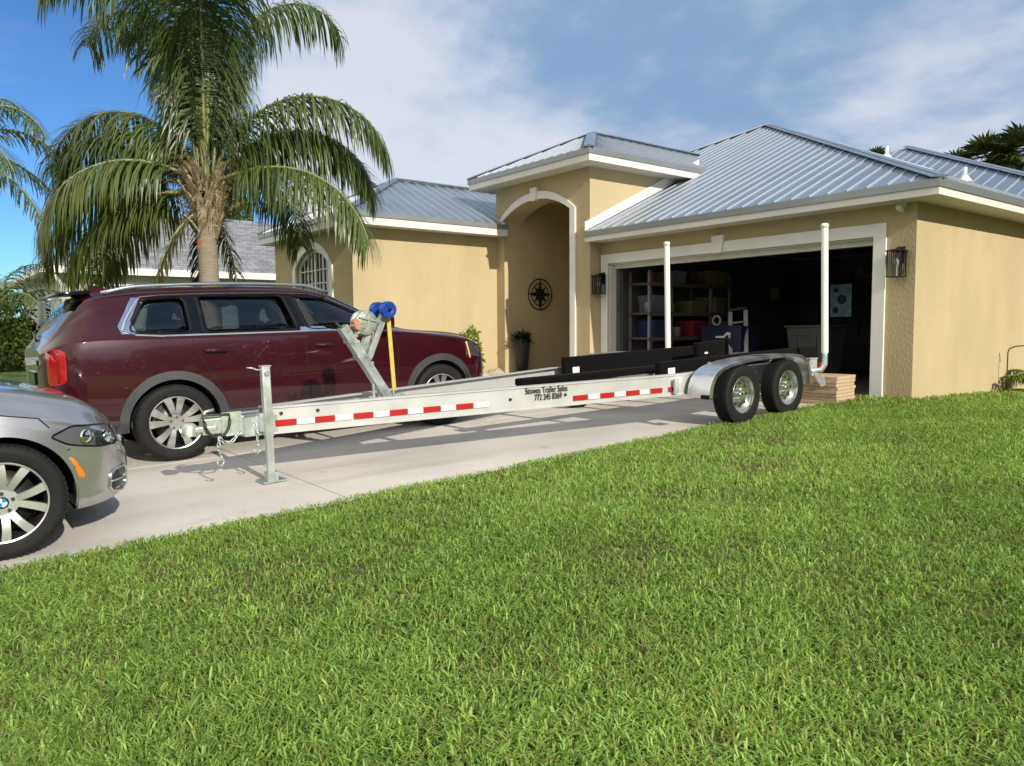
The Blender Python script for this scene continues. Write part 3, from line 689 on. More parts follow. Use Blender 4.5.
# ------------------------------------------------------------------ the grey sedan
silver = mat('silver_paint', (.40, .40, .41), .26, .72, coat=1.)
BX, BY = -1.455, -11.66
bmw = thing('sedan', 'silver grey saloon car at the left edge with its nose behind the SUV', 'car', (BX, BY, gz(BY)))
bmw.rotation_euler = (math.atan(.03), 0, 0)
def nz(T): return [(y if y < 1.585 else 1.585+(y-1.585)*.86,)+tuple(q) for y, *q in T]
k = Car(w=nz([(-2.45, .60), (-2.38, .74), (-2.2, .86), (-1.8, .92), (-1.2, .93), (1.5, .93), (1.85, .905), (2.05, .865), (2.2, .80), (2.32, .70), (2.41, .56), (2.46, .42)]),
        zl=nz([(-2.45, .42), (-2.2, .32), (-1.6, .22), (1.4, .20), (2.1, .20), (2.46, .24)]),
        zb=nz([(-2.45, .86), (-2.2, .97), (-1.6, .99), (-.5, .96), (.6, .93), (1.0, .92), (1.5, .87), (1.85, .805), (2.1, .74), (2.3, .64), (2.46, .48)]),
        zt=nz([(-2.45, .96), (-2.38, 1.05), (-2.0, 1.09), (-1.75, 1.12), (-1.0, 1.39), (-.5, 1.455), (0, 1.46), (.3, 1.42), (1.02, 1.06), (1.15, 1.04), (1.5, 1.01), (1.75, .975), (1.95, .93), (2.12, .88), (2.28, .79), (2.38, .69), (2.46, .54)]),
        wt=nz([(-2.45, .60), (-2.2, .76), (-1.8, .78), (-1.0, .60), (0, .58), (.4, .60), (1.05, .78), (1.5, .80), (1.9, .74), (2.2, .62), (2.46, .32)]),
        y0=-2.45, y1=1.585+.875*.86, bulge=.55)
ARB = [(-1.385, .335), (1.585, .335)]; RB = .395
b1 = smoothpoly([(-1.35, 1.03), (-.35, .995), (-.42, 1.35), (-.75, 1.31)], 2, .08); b2 = smoothpoly([(-.22, .99), (.85, .965), (.35, 1.29), (-.05, 1.36), (-.30, 1.365)], 2, .06)
HL = smoothpoly(nz([(1.89, .685), (2.04, .735), (2.22, .715), (2.34, .68), (2.35, .575), (2.20, .585), (2.0, .625)]), 2, .12)
FI = smoothpoly(nz([(2.26, .28), (2.40, .25), (2.42, .42), (2.28, .41)]), 1, .2)
def clsb(y, z, x, ri):
    for ay, az in ARB:
        if (y-ay)**2+(z-az)**2 < RB**2 and abs(x) > .45: return None
    if abs(x) > .45 and any(inpoly(y, z, q) for q in (b1, b2)) and 38 <= ri < 60: return None
    if .38 < y < 1.02 and ri >= 53: return 'windscreen'
    if -1.70 < y < -1.0 and ri >= 53: return 'rear_window'
    if ri < 5: return 'underbody'
    return 'body'
V_, FC = k.faces(clsb)
k.build(V_, FC['body'], 'body', silver, bmw, 40); k.build(V_, FC['windscreen'], 'windscreen', wsglass, bmw); k.build(V_, FC['rear_window'], 'rear_window', carglass, bmw); k.build(V_, FC['underbody'], 'underbody', wellm, bmw)
lampm = mat('lamp_reflector', (.55, .57, .60), .12, .9)
for s in (1, -1):
    for q in (b1, b2): g = MB(); k.patch(g, q, -.006, s); g.build('window', carglass, bmw)
    g = MB()
    for q in (b1, b2): k.line(g, q, .016, -.004, s, True, 3)
    k.patch(g, [(-.37, .995), (-.20, .99), (-.28, 1.37), (-.44, 1.36)], .002, s, .01); g.build('window_frame', gloss_black, bmw)
    g = MB(); k.line(g, [(-1.4, 1.005), (-.3, .975), (.9, .945)], .009, .006, s); g.build('window_trim', chrome, bmw)
    for P_, r_, o_ in (([(-.30, .96), (-.28, .6), (-.22, .26)], .004, -.001), ([(.98, .90), (1.02, .6), (.98, .26)], .004, -.001), ([(-1.2, .96), (-1.0, .72), (-.93, .3)], .004, -.001), ([(-.93, .28), (.98, .26)], .004, 0), ([(1.12, .905), (1.5, .862), (1.80, .80), (1.85, .74)], .004, .0), ([(1.85, .615), (1.91, .588), (1.95, .598)], .004, .0)):
        g = MB(); k.line(g, P_, r_, o_, s); g.build('shut_line', wellm, bmw)
    for yh in (-.95, .10): g = MB(); x = k.b(yh, .80); g.tube([(s*(x-.01), yh-.1, .80), (s*(x+.025), yh-.07, .802), (s*(x+.025), yh+.07, .798), (s*(x-.01), yh+.1, .796)], .013, 8); g.build('door_handle', silver, bmw)
    g = MB(); x = k.b(.75, .96); g.tube([(s*(x-.04), .74, .96), (s*(x+.08), .76, .99)], .025, 8); g.box((s*(x+.14), .76, 1.03), (.20, .11, .14), None, .04); g.build('wing_mirror', silver, bmw, 50)
    for ay, az in ARB:
        g = MB(); n = 40; A = []; B = []; C_ = []
        for i in range(n+1):
            a = -.25+(PI+.5)*i/n; pa = (ay+(RB-.012)*math.cos(a), az+(RB-.012)*math.sin(a)); pb = (ay+(RB+.045)*math.cos(a), az+(RB+.045)*math.sin(a))
            A.append((s*(k.b(*pa)+.008), *pa)); B.append((s*(k.b(*pb)+.003), *pb)); C_.append((s*(k.b(*pa)-.09), *pa))
        q = n+1; g.smooth = True; g.add(A+B+C_, [(i, i+1, q+i+1, q+i) for i in range(n)]+[(i+1, i, 2*q+i, 2*q+i+1) for i in range(n)]); g.smooth = False
        g.build('wheel_arch', silver, bmw, 60)
        g = MB(); rings = [[(s*x, ay+RB*math.cos(-.3+(PI+.6)*i/24), az+RB*math.sin(-.3+(PI+.6)*i/24)) for i in range(25)] for x in (.86, .48)]
        g.add(rings[0]+rings[1], [(i, i+1, 26+i, 25+i) for i in range(24)]); g.add(rings[1], [list(range(25))]); g.build('wheel_well', wellm, bmw)
        wh = wheel('wheel', bmw, (s*(.925-.118), ay, az), .337, .236, .225, 'bmw', s)
        # round blue and white centre badge
        x0 = s*(.925-.118+.1125*.80); bd = MB(); bd.lathe([(0, .034), (s*.004, .034), (s*.004, .026)], (x0, ay, az), (1, 0, 0), 24)
        for qd in range(4):
            bd.cur = 1+qd % 2; bd.add([(x0+s*.0042, ay, az)]+[(x0+s*.0042, ay+.026*math.cos(qd*PI/2+j*PI/16), az+.026*math.sin(qd*PI/2+j*PI/16)) for j in range(9)], [[0]+list(range(1, 10))])
        bd.build('badge', [gloss_black, mat('badge_blue', (.02, .22, .62), .2), mat('badge_white', (.8, .8, .8), .2)], wh)
    g = MB(); k.patch(g, HL, -.004, s, .06); hl = g.build('headlight', mat('headlamp_backing', (.13, .14, .16), .15, .7, coat=1.), bmw, 40)
    for yy, zz, rr_ in ((2.05, .655, .050), (2.165, .635, .044)):
        d = MB(); x = k.b(yy, zz); d.lathe([(.000, rr_), (.010, rr_*.9), (.012, rr_*.6), (.02, rr_*.45), (.024, 0)], (s*(x-.006), yy, zz), (s*.8, .6, 0), 24); d.build('lamp_ring', chrome, hl, 40)
    d = MB(); k.line(d, HL, .006, .002, s, True, 2); d.build('lamp_seal', gloss_black, hl)
    d = MB(); k.patch(d, HL, .005, s, .003); d.build('lamp_cover', headglass, hl, 60)
    g = MB(); k.patch(g, smoothpoly([(1.93, .545), (1.965, .545), (2.025, .425), (2.02, .405), (1.99, .41)], 1, .15), .005, s, .01); g.build('side_marker', amber, bmw)
    g = MB(); k.patch(g, FI, .004, s, .02); fo = g.build('fog_lamp_intake', gloss_black, bmw, 40)
    d = MB(); k.line(d, FI, .009, .006, s, True, 3); k.line(d, [(2.18, .34), (2.29, .34)], .008, .008, s); d.build('intake_trim', satin, fo)
    g = MB(); k.patch(g, smoothpoly([(-2.38, .74), (-2.05, .80), (-2.05, .92), (-2.38, .93)], 1, .15), .008, s, .02); g.build('tail_light', redlamp, bmw)
g = MB()
for sx in (-1, 1):
    g.tube([(sx*.05, 2.35, .40), (sx*.33, 2.34, .41), (sx*.30, 2.33, .56), (sx*.06, 2.335, .57)], .013, 8, True)
g.build('grille_surround', chrome, bmw)
g = MB()
for sx in (-1, 1):
    g.box((sx*.19, 2.337, .485), (.27, .016, .15))
    for i in range(7): g.box((sx*.19-.105+i*.035, 2.347, .485), (.010, .012, .145))
g.box((0, 2.335, .285), (.62, .03, .10), None, .01); g.build('grille', gloss_black, bmw)
g = MB(); g.box((0, -.2, .30), (1.6, 3.0, .06)); g.box((0, .85, .82), (1.42, .5, .2), None, .07)
for x in (-.38, .38): seat(g, x, .15, .36, .5); seat(g, x, -.75, .38, .5)
g.build('interior', seatm, bmw, 40)
# ================================================================== BOAT TRAILER
alu = mat('trailer_aluminium', (.50, .50, .50), .45, .3, var=.05, vscale=5, rvar=.08)
aluf = mat('polished_aluminium', (.70, .72, .75), .30, .95, var=.06, vscale=6, rvar=.1)
zinc = mat('galvanised_steel', (.46, .51, .50), .42, .7, var=.25, vscale=14, rvar=.12)
zincl = mat('galvanised_steel_pale', (.62, .67, .67), .38, .75, var=.12, vscale=10, rvar=.1)
carpet = mat('black_carpet', (.0035, .0035, .0038), .95, bump=.5, bscale=180, sheen=.02, spec=.1)
pvc = mat('white_pvc', (.80, .80, .78), .35, var=.03)
blue_r = mat('blue_rubber', (.004, .045, .30), .32, coat=.3)
yellow = mat('yellow_strap', (.50, .40, .07), .7, var=.1, vscale=30)
copper = mat('copper_brown', (.50, .25, .16), .5, .3)
tapeR = mat('reflective_red', (.38, .012, .012), .3); tapeW = mat('reflective_white', (.58, .60, .60), .35, var=.05, vscale=60)
white_p = mat('paper_white', (.78, .78, .76), .6); ink = mat('black_ink', (.012, .012, .012), .6)
TYL = -8.35
tl = thing('boat_trailer', 'empty aluminium boat trailer with black carpet bunks and two white guide poles', 'trailer', (-1.66, TYL, gz(TYL)))
tl.rotation_euler = (math.atan(.03), 0, .031)
def rx(y): return .075+(y-.2)*(.965/4.3) if y < 4.5 else 1.04
for s in (1, -1):
    g = MB(); th = .007; pts = [(rx(.2), .2), (1.04, 4.5), (1.04, 7.45)]
    for w0, w1, za, zb_ in ((.0, .010, .392, .612), (.0, .085, .606, .617), (.0, .085, .383, .394), (-.012, .012, .600, .6165), (-.012, .012, .3835, .40)):
        A = [(s*(x-w0), y, za) for x, y in pts]; B = [(s*(x-w1), y, za) for x, y in pts]; g.strip(A, B, (0, 0, zb_-za))
    r_ = g.build('rail', alu, tl)
    d = V((rx(1)-rx(0), 1, 0)).normalized()
    if True:
        reds = [.27, .59, .925, 1.24, 1.555, 1.88]; reds2 = [3.14, 3.46, 3.78, 4.08, 4.33]
        for gi_, (rs, step) in enumerate(((reds, .325), (reds2, .32))):
            for i, y in enumerate(rs):
                g = MB(); L = .165 if gi_ == 0 or i < 4 else .10
                a = V((s*(rx(y)+.0095), y, .448-.018*(gi_))); L_ = y+L
                g.strip([a, V((s*(rx(L_)+.0095), L_, a.z))], [a+V((0, 0, .052)), V((s*(rx(L_)+.0095), L_, a.z+.052))], (s*.004, 0, 0)); g.build('red_reflector', tapeR, r_)
                y2 = L_+.006; y3 = y+step-.006 if (i < len(rs)-1) else L_+.16
                if gi_ == 1 and i >= 3: continue
                g = MB(); a = V((s*(rx(y2)+.0095), y2, a.z)); g.strip([a, V((s*(rx(y3)+.0095), y3, a.z))], [a+V((0, 0, .052)), V((s*(rx(y3)+.0095), y3, a.z+.052))], (s*.004, 0, 0)); g.build('white_reflector', tapeW, r_)
    g = MB()
    for y in (.32, .62, 2.44, 3.05): g.cyl((s*(rx(y)-.002), y, .555 if y < 1 else .50), (s*(rx(y)+.016), y, .555 if y < 1 else .50), .014, 10)
    g.build('bolt', steel, r_)
# dealer lettering on the near rail
def text(body, size, p, xdir, zdir, m, name, parent, ext=.0015, sx=1.):
    cu = bpy.data.curves.new('lettering', 'FONT'); cu.body = body; cu.size = size; cu.extrude = ext; cu.space_character = 1.02; cu.offset = size*.012
    tmp = bpy.data.objects.new('lettering', cu); COL.objects.link(tmp)
    bpy.context.view_layer.update()
    me = bpy.data.meshes.new_from_object(tmp.evaluated_get(bpy.context.evaluated_depsgraph_get())); bpy.data.objects.remove(tmp)
    me.materials.clear(); me.materials.append(m)
    x, z = V(xdir).normalized(), V(zdir).normalized(); y = z.cross(x); M = Matrix((x*sx, z, x.cross(z))).transposed().to_4x4(); M.translation = V(p); me.transform(M)
    o = bpy.data.objects.new(name, me); COL.objects.link(o); o.parent = parent; return o
near_rail = [o for o in tl.children if o.name == 'rail'][0]
d = V((.965/4.3, 1, 0))
for body, y, z, sz in (('Stowes Trailer Sales', 2.60, .540, .088), ('772 245 8369', 2.70, .470, .084)):
    text(body, sz, (rx(y)+.0135, y, z), d, (0, 0, 1), ink, 'lettering', near_rail, sx=.66)
g = MB()
for y in (.95, 1.9, 2.9, 4.0, 5.55, 6.7, 7.38):
    w_ = rx(y)-.05; g.box((0, y, .44), (2*w_, .075, .075))
g.build('cross_member', alu, tl)
g = MB(); g.box((0, .30, .47), (.13, .55, .13)); g.box((0, .02, .47), (.11, .30, .12)); g.box((0, .16, .47), (.19, .30, .16)); g.build('tongue', zincl, tl)
g = MB(); g.box((0, -.14, .50), (.09, .34, .13), None, .01); g.box((0, -.30, .485), (.10, .22, .05), None, .015); g.lathe([(-.03, .06), (.05, .06), (.075, .03), (.075, 0)], (0, -.40, .47), (0, 0, 1), 20); g.box((.0, -.22, .57), (.03, .2, .03)); g.tube([(.0, -.28, .52), (.0, -.27, .62), (.0, -.20, .63)], .014, 8)
g.box((.052, -.08, .52), (.008, .16, .17)); g.build('coupler', mat('coupler_zinc', (.44, .50, .43), .45, .6, var=.2, vscale=20), tl)
g = MB(); g.tube([(.075, -.20+.10*math.cos(PI+a*PI/10), .545+.13*math.sin(PI+a*PI/10)) for a in range(11)], .012, 8); g.tube([(.07, -.30, .545), (.07, -.32, .60), (.07, -.1, .59), (.07, -.1, .545)], .009, 8); g.build('brake_line', blackpl, tl)
def chain(pts, name):
    g = MB(); P = [V(p) for p in pts]; L = 0; k = 0
    for a, b in zip(P, P[1:]):
        n = max(1, int((b-a).length/.034)); dd = (b-a).normalized()
        for i in range(n):
            c0 = a+(b-a)*((i+.5)/n); o1 = dd.orthogonal().normalized(); o1 = o1 if k % 2 else dd.cross(o1); k += 1
            g.tube([c0+dd*.024*math.cos(t*PI/5)+o1*.012*math.sin(t*PI/5) for t in range(10)], .0055, 6, True)
    e_ = P[-1]; g.tube([e_+V((0, .0, .0)), e_+V((0, .012, -.03)), e_+V((0, .025, -.06)), e_+V((0, .0, -.09)), e_+V((0, -.028, -.07)), e_+V((0, -.03, -.045))], .009, 8)
    return g.build(name, zinc, tl)
chain([(.08, -.02, .44), (.08, -.10, .36), (.085, -.17, .37), (.09, -.20, .42), (.095, -.21, .33), (.10, -.20, .27)], 'safety_chain'); chain([(.075, .08, .54), (.11, .10, .46), (.11, .105, .38), (.11, .10, .33)], 'safety_chain')
# tongue jack
jk = MB(); jx, jy = .165, .18
jk.box((jx, jy, .67), (.062, .07, .58), None, .008); jk.box((jx, jy, .20), (.052, .060, .40), None, .008); jk.box((jx-.06, jy, .50), (.08, .12, .15)); jo = jk.build('jack_post', zincl, tl)
g = MB(); g.box((jx, jy, .014), (.18, .20, .012)); g.box((jx, jy, .05), (.08, .09, .07)); g.build('foot_plate', zinc, jo)
g = MB(); g.box((jx, jy, .966), (.072, .08, .012)); g.tube([(jx, jy+.02, .935), (jx, jy-.07, .94), (jx, jy-.10, .955), (jx, jy-.15, .962)], .006, 8); g.cyl((jx+.03, jy, .91), (jx+.048, jy, .91), .022, 14); g.build('crank', zinc, jo)
# winch stand
ws = MB(); p0, p1 = V((0, 1.42, .57)), V((0, .98, 1.26)); ws.beam(p0, p1, .085, .085, (0, 1, .6)); ws.box((0, 1.42, .545), (.20, .26, .02)); ws.box((0, 1.42, .50), (.10, .22, .10))
for t_ in (.60, .80): c0 = p0+(p1-p0)*t_; ws.beam(c0-V((0, .0, .012)), c0+V((0, -.0, .012)), .10, .115, (0, 1, .6))
ws.beam((0, 1.22, .96), (0, 1.41, 1.36), .07, .06, (0, 1, -.5)); ws.beam((0, 1.155, 1.02), (0, 1.25, 1.21), .05, .05, (0, 1, -.5)); ws.cyl((0, 1.27, .55), (0, 1.27, .93), .016, 10)
wo = ws.build('winch_stand', zinc, tl)
g = MB()
for sx in (.045, -.045): g.lathe([(-.012, .05), (-.01, .108), (.0, .116), (.012, .108), (.016, .05), (.016, 0)], (sx, 1.20, 1.29), (1, 0, 0), 32)
g.cyl((-.05, 1.20, 1.30), (.05, 1.20, 1.30), .05, 16); g.box((0, 1.16, 1.22), (.10, .16, .05)); g.beam((.066, 1.12, 1.34), (.066, 1.30, 1.30), .01, .02, (1, 0, 0)); g.beam((.066, 1.17, 1.24), (.066, 1.25, 1.37), .01, .02, (1, 0, 0))
g.build('winch', mat('winch_zinc', (.30, .345, .31), .5, .4, var=.3, vscale=22, bump=.3, bscale=40), wo)
g = MB(); g.cyl((-.02, 1.09, 1.26), (.10, 1.09, 1.26), .028, 14); g.cyl((.0, 1.10, 1.30), (.06, 1.10, 1.30), .03, 14); g.box((.02, 1.10, 1.205), (.05, .04, .09), None, .012); g.tube([(.03, 1.16, 1.24), (.045, 1.27, 1.20), (.04, 1.25, 1.13)], .014, 8); g.build('winch_gear', copper, wo)
g = MB(); g.tube([(0, 1.03, 1.20), (0, .92, 1.30)], .013, 8); g.build('winch_handle', blackpl, wo)
for sx, y, z in ((.095, 1.405, 1.405), (-.095, 1.405, 1.405)):
    g = MB(); g.lathe([(-.035, .02), (-.035, .067), (-.026, .077), (.026, .077), (.035, .067), (.035, .04), (.028, .027), (.028, .02)], (sx, y, z), (1, 0, 0), 32); ro = g.build('bow_roller', blue_r, wo, 30)
    g = MB(); g.cyl((sx-.05, y, z), (sx+.052, y, z), .013, 12); g.build('roller_bolt', chrome, ro)
g = MB(); g.box((0, 1.415, 1.40), (.09, .03, .02)); g.beam((.02, 1.45, 1.35), (.02, 1.48, .64), .006, .042, (0, 1, 0)); g.build('winch_strap', yellow, wo)
g = MB(); g.tube([(0, 1.47, .65), (.0, 1.485, .62), (0, 1.47, .59), (0, 1.455, .61)], .008, 6); g.box((0, 1.50, .60), (.08, .16, .02)); g.build('strap_hook', zinc, wo)
# bunks
def bunk(p0, p1, w, h, lbl=None):
    g = MB(); g.beam(p0, p1, w, h, (0, 0, 1), .022); o = g.build('bunk', carpet, tl, 50)
    if lbl: o['label'] = lbl
    return o
for s in (1, -1):
    y0b = 4.34 if s > 0 else 4.52
    bo = bunk((s*.85, y0b, .585), (s*.85, 7.75, .60), .09, .33)
    g = MB(); g.box((s*.85+.0465, y0b+.19, .56 if s < 0 else .62), (.003, .12, .11)); g.build('paper_tag', white_p, bo)
    if s > 0:
        for k_ in range(5): g2 = MB(); g2.box((s*.85+.0485, y0b+.19, .650-.016*k_), (.001, .07-.01*(k_ % 3), .004)); g2.build('tag_line', mat('grey_ink', (.3, .3, .3), .6), bo)
    g = MB()
    for y in (4.9, 5.9, 6.9): g.box((s*.85, y, .43), (.012, .06, .12)); g.box((s*.88, y, .50), (.012, .07, .2))
    g.build('bunk_bracket', zinc, tl)
bunk((.40, 2.70, .635), (.58, 5.6, .64), .14, .08)
bo = bunk((-.35, 6.65, .64), (-.35, 7.40, .66), .10, .40)
g = MB(); g.box((-.35+.0515, 6.83, .69), (.003, .07, .025)); g.build('paper_tag', white_p, bo)
for p_ in ((.42, 2.95, .545), (.52, 4.6, .545)): g = MB(); g.box(p_, (.05, .07, .16)); g.build('bunk_post', zinc, tl)
# axles, fenders, wheels
for y in (5.19, 6.14):
    g = MB(); g.box((0, y, .335), (2.3, .06, .06)); g.build('axle', zinc, tl)
    for s in (1, -1):
        wheel('wheel', tl, (s*1.298, y, .342), .342, .212, .175, 'steel', s)
fp = [(q_+.07, w_) for q_, w_ in [(4.47, .36), (4.485, .46), (4.535, .56), (4.62, .635), (4.75, .685), (5.0, .725), (5.35, .748), (5.7, .755), (6.05, .752), (6.30, .735), (6.45, .69), (6.55, .60), (6.60, .48), (6.615, .34)]]
fy = ipl([(i, p[0]) for i, p in enumerate(fp)]); fz = ipl([(i, p[1]) for i, p in enumerate(fp)])
FP0 = [(fy(i/4), fz(i/4)) for i in range(4*(len(fp)-1)+1)]
for s in (1, -1):
    FP = FP0 if s > 0 else [(y+.42*max(0, min(1, (5.6-y)/1.1)), z-.02) for y, z in FP0]
    g = MB(); n = len(FP); nr_ = []
    xs_ = (1.10, 1.375, 1.39, 1.395)
    rows = [[(s*x, y-(0 if j < 3 else 0), z-(.0 if j < 2 else .004 if j == 2 else .05*1)) for y, z in FP] for j, x in enumerate(xs_)]
    # the outer lip runs inwards from the profile
    cy, cz = 5.55, .38
    rows[3] = [(s*1.393, y+(cy-y)*.055, z+(cz-z)*.10) for y, z in FP]
    g.smooth = True
    for j in range(3): o_ = len(g.v); g.add(rows[j]+rows[j+1], [(i, i+1, n+i+1, n+i) for i in range(n-1)])
    g.smooth = False
    fo = g.build('fender', aluf, tl, 40)
    g = MB()
    for y in (4.9, 5.55, 6.2): g.beam((s*1.05, y, .50), (s*1.14, y, .72), .03, .03)
    g.beam((s*1.14, 4.6, .44), (s*1.14, 6.5, .44), .04, .04); g.build('fender_bracket', zinc, fo)
    g = MB(); g.box((s*1.34, 4.60, .375), (.10, .17, .05), None, .01); g.build('clearance_lamp', gloss_black, fo)
    g = MB(); g.box((s*1.06, 4.40, .49), (.02, .07, .16)); g.build('fender_step', zinc, tl)
    g = MB(); g.box((s*1.055, 6.86, .58), (.02, .055, .055)); g.build('side_marker', redlamp, tl)
    # guide pole
    g = MB(); g.box((s*1.10, 7.02, .52), (.12, .16, .14)); g.tube([(s*1.05, 7.0, .47), (s*1.16, 7.1, .47), (s*1.25, 7.17, .48), (s*1.28, 7.2, .55), (s*1.28, 7.2, .66), (s*1.28, 7.2, .80)], .036, 12)
    gb = g.build('guide_bracket', zincl, tl)
    g = MB(); g.cyl((s*1.28, 7.2, .70), (s*1.272, 7.19, 2.33), .043, 20); g.lathe([(0, .043), (0, .048), (.04, .048), (.055, .035), (.055, 0)], (s*1.272, 7.19, 2.31), (0, 0, 1), 20); g.build('guide_pole', pvc, gb)
    g = MB(); g.prism([(s*1.20, 7.05, .44), (s*1.20, 7.30, .40), (s*1.20, 7.36, .26), (s*1.20, 7.24, .25)], (s*.02, 0, 0)); g.build('lamp_bracket', zincl, tl)
    g = MB(); g.box((s*1.0, 7.50, .50), (.16, .06, .10), None, .01); g.build('tail_light', redlamp, tl)
# ------------------------------------------------------------------ pack of tan boards behind the trailer
tanb = mat('tan_board', (.46, .34, .22), .85, var=.12, vscale=9, bump=.2, bscale=60)
names = ['topmost', 'second from the top', 'third from the top', 'fourth from the top', 'fourth from the bottom', 'third from the bottom', 'second from the bottom', 'lowest']
for i in range(8):
    z = .0465*(7-i)+gz(-.7)+.024
    o = MB(); o.box((0, 0, 0), (.90+.012*math.sin(i*2.3), .50+.01*math.cos(i*1.7), .043), None, .004); b_ = o.build('wood_board', tanb)
    b_.location = (-.98+.012*math.sin(i*3.1), -.73+.01*math.cos(i*2.2), z); b_.rotation_euler = (math.atan(.02), 0, .03+.012*math.sin(i*5.)); tag(b_, 'tan board at the garage corner, %s of the stack' % names[i], 'board', 'stacked tan boards by the garage')
# ================================================================== THINGS IN THE GARAGE
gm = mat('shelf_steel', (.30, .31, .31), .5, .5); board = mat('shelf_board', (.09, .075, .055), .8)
sh = thing('shelf_unit', 'tall grey storage shelving along the left wall of the dark garage', 'shelf', (-5.42, 1.85, 0), PI/2)
for x in (-1.25, -.62, .62, 1.25):
    for y in (-.25, .25): g = MB(); g.box((x, y, 1.05), (.045, .045, 2.1)); g.build('shelf_post', gm, sh)
SHZ = (.25, .80, 1.28, 1.85)
for z in SHZ:
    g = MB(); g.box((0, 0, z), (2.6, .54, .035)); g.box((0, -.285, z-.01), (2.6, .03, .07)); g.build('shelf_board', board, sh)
def bin_(x, y, z, w, d, h, col, lidc, name, label, cat='storage box', grp=None):
    t = thing(name, label, cat, (x, y, z), 0, grp)
    g = MB(); c4 = [(-w/2, -d/2), (w/2, -d/2), (w/2, d/2), (-w/2, d/2)]
    vs = [V((a*.9, b*.9, 0)) for a, b in c4]+[V((a, b, h)) for a, b in c4]; g.add(vs, [(0, 1, 2, 3)]+[(i, (i+1) % 4, 4+(i+1) % 4, 4+i) for i in range(4)]); g.box((0, 0, h-.02), (w*1.03, d*1.03, .025))
    for q in (-.3, 0, .3): g.box((q*w, -d/2*.955, h*.5), (.02, .012, h*.7), Matrix.Rotation(math.atan(.05*d/h), 3, 'X'))
    g.build('tub', mat('bin_'+name+str(round(col[0]*99)), col, .5), t); g = MB(); g.box((0, 0, h+.012), (w*1.06, d*1.06, .03), None, .01); g.box((0, 0, h+.034), (w*.8, d*.8, .015)); g.build('lid', mat('lid_'+name+str(round(lidc[0]*99)), lidc, .5), t); return t
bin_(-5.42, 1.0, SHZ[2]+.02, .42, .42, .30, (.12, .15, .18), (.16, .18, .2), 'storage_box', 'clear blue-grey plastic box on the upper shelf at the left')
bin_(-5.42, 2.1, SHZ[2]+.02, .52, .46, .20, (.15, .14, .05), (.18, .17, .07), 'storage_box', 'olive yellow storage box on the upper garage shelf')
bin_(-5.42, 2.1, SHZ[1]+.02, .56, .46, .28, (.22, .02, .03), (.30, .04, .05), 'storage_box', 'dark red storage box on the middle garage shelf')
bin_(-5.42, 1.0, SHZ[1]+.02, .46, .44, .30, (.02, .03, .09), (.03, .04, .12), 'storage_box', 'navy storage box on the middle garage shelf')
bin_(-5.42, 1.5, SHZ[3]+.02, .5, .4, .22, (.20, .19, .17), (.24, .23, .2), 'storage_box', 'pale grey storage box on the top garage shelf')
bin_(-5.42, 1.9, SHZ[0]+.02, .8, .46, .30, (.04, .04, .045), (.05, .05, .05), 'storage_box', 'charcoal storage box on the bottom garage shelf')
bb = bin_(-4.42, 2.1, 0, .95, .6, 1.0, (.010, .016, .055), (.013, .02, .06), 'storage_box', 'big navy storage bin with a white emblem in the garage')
g = MB(); g.prism([(-.10, -.315, .80), (.10, -.315, .80), (.14, -.315, .85), (.20, -.315, .86), (.20, -.315, .80), (.235, -.315, .80), (.24, -.315, .90), (.16, -.315, .915), (.08, -.315, .84), (-.10, -.315, .835)], (0, .012, 0)); g.build('emblem', white_p, bb)
g = MB(); g.tube([(-4.70+.09*math.cos(a*PI/12), 2.05, 1.14+.09*math.sin(a*PI/12)) for a in range(24)], .022, 8, True); tag(g.build('tape_roll', mat('tape_pale', (.42, .42, .40), .5)), 'pale ring of tape standing on the navy bin', 'tape roll')
t = thing('bucket', 'white bucket hanging on the garage back wall', 'bucket', (-6.0+.55, 5.2, 1.62)); g = MB(); g.lathe([(0, 0), (0, .11), (.28, .14), (.29, .15), (.29, .135), (.01, .10)], (0, 0, 0), (0, 0, 1), 24); g.build('pail', mat('pail_white', (.30, .30, .28), .5), t); g = MB(); g.tube([(.14*math.cos(a*PI/10), 0, .28+.13*math.sin(a*PI/10)) for a in range(11)], .006, 6); g.build('handle', gm, t)
lad = thing('step_ladder', 'grey aluminium step ladder leaning inside the garage', 'ladder', (-3.95, 1.75, 0)); lad.rotation_euler = (-.22, -.10, .30)
la = mat('ladder_aluminium', (.27, .265, .25), .4, .3, var=.2, vscale=10)
g = MB()
for x in (-.15, .15): g.box((x, 0, .68), (.085, .03, 1.36), None, .005)
g.build('side_rail', la, lad); g = MB()
for i in range(4): g.box((0, 0, .22+.3*i), (.22, .09, .028))
g.build('step', la, lad); g = MB(); g.box((0, 0, 1.38), (.38, .12, .05), None, .01); g.build('top_cap', blackpl, lad)
tc_ = thing('wheelie_bin', 'grey green lidded wheeled bin deep inside the garage', 'bin', (-3.35, 3.4, 0)); g = MB(); vs = [V((a*.40, b*.36, 0)) for a, b in ((-.8, -.8), (.8, -.8), (.8, .8), (-.8, .8))]+[V((a*.40, b*.40, .98)) for a, b in ((-1, -1), (1, -1), (1, 1), (-1, 1))]
g.add(vs, [(0, 1, 2, 3), (4, 5, 6, 7)]+[(i, (i+1) % 4, 4+(i+1) % 4, 4+i) for i in range(4)]); g.box((0, -.40, .86), (.70, .05, .05)); g.box((-.2, -.38, .7), (.05, .04, .3)); g.box((.2, -.38, .7), (.05, .04, .3)); bm_ = mat('bin_green_grey', (.16, .19, .17), .55); g.build('bin_body', bm_, tc_)
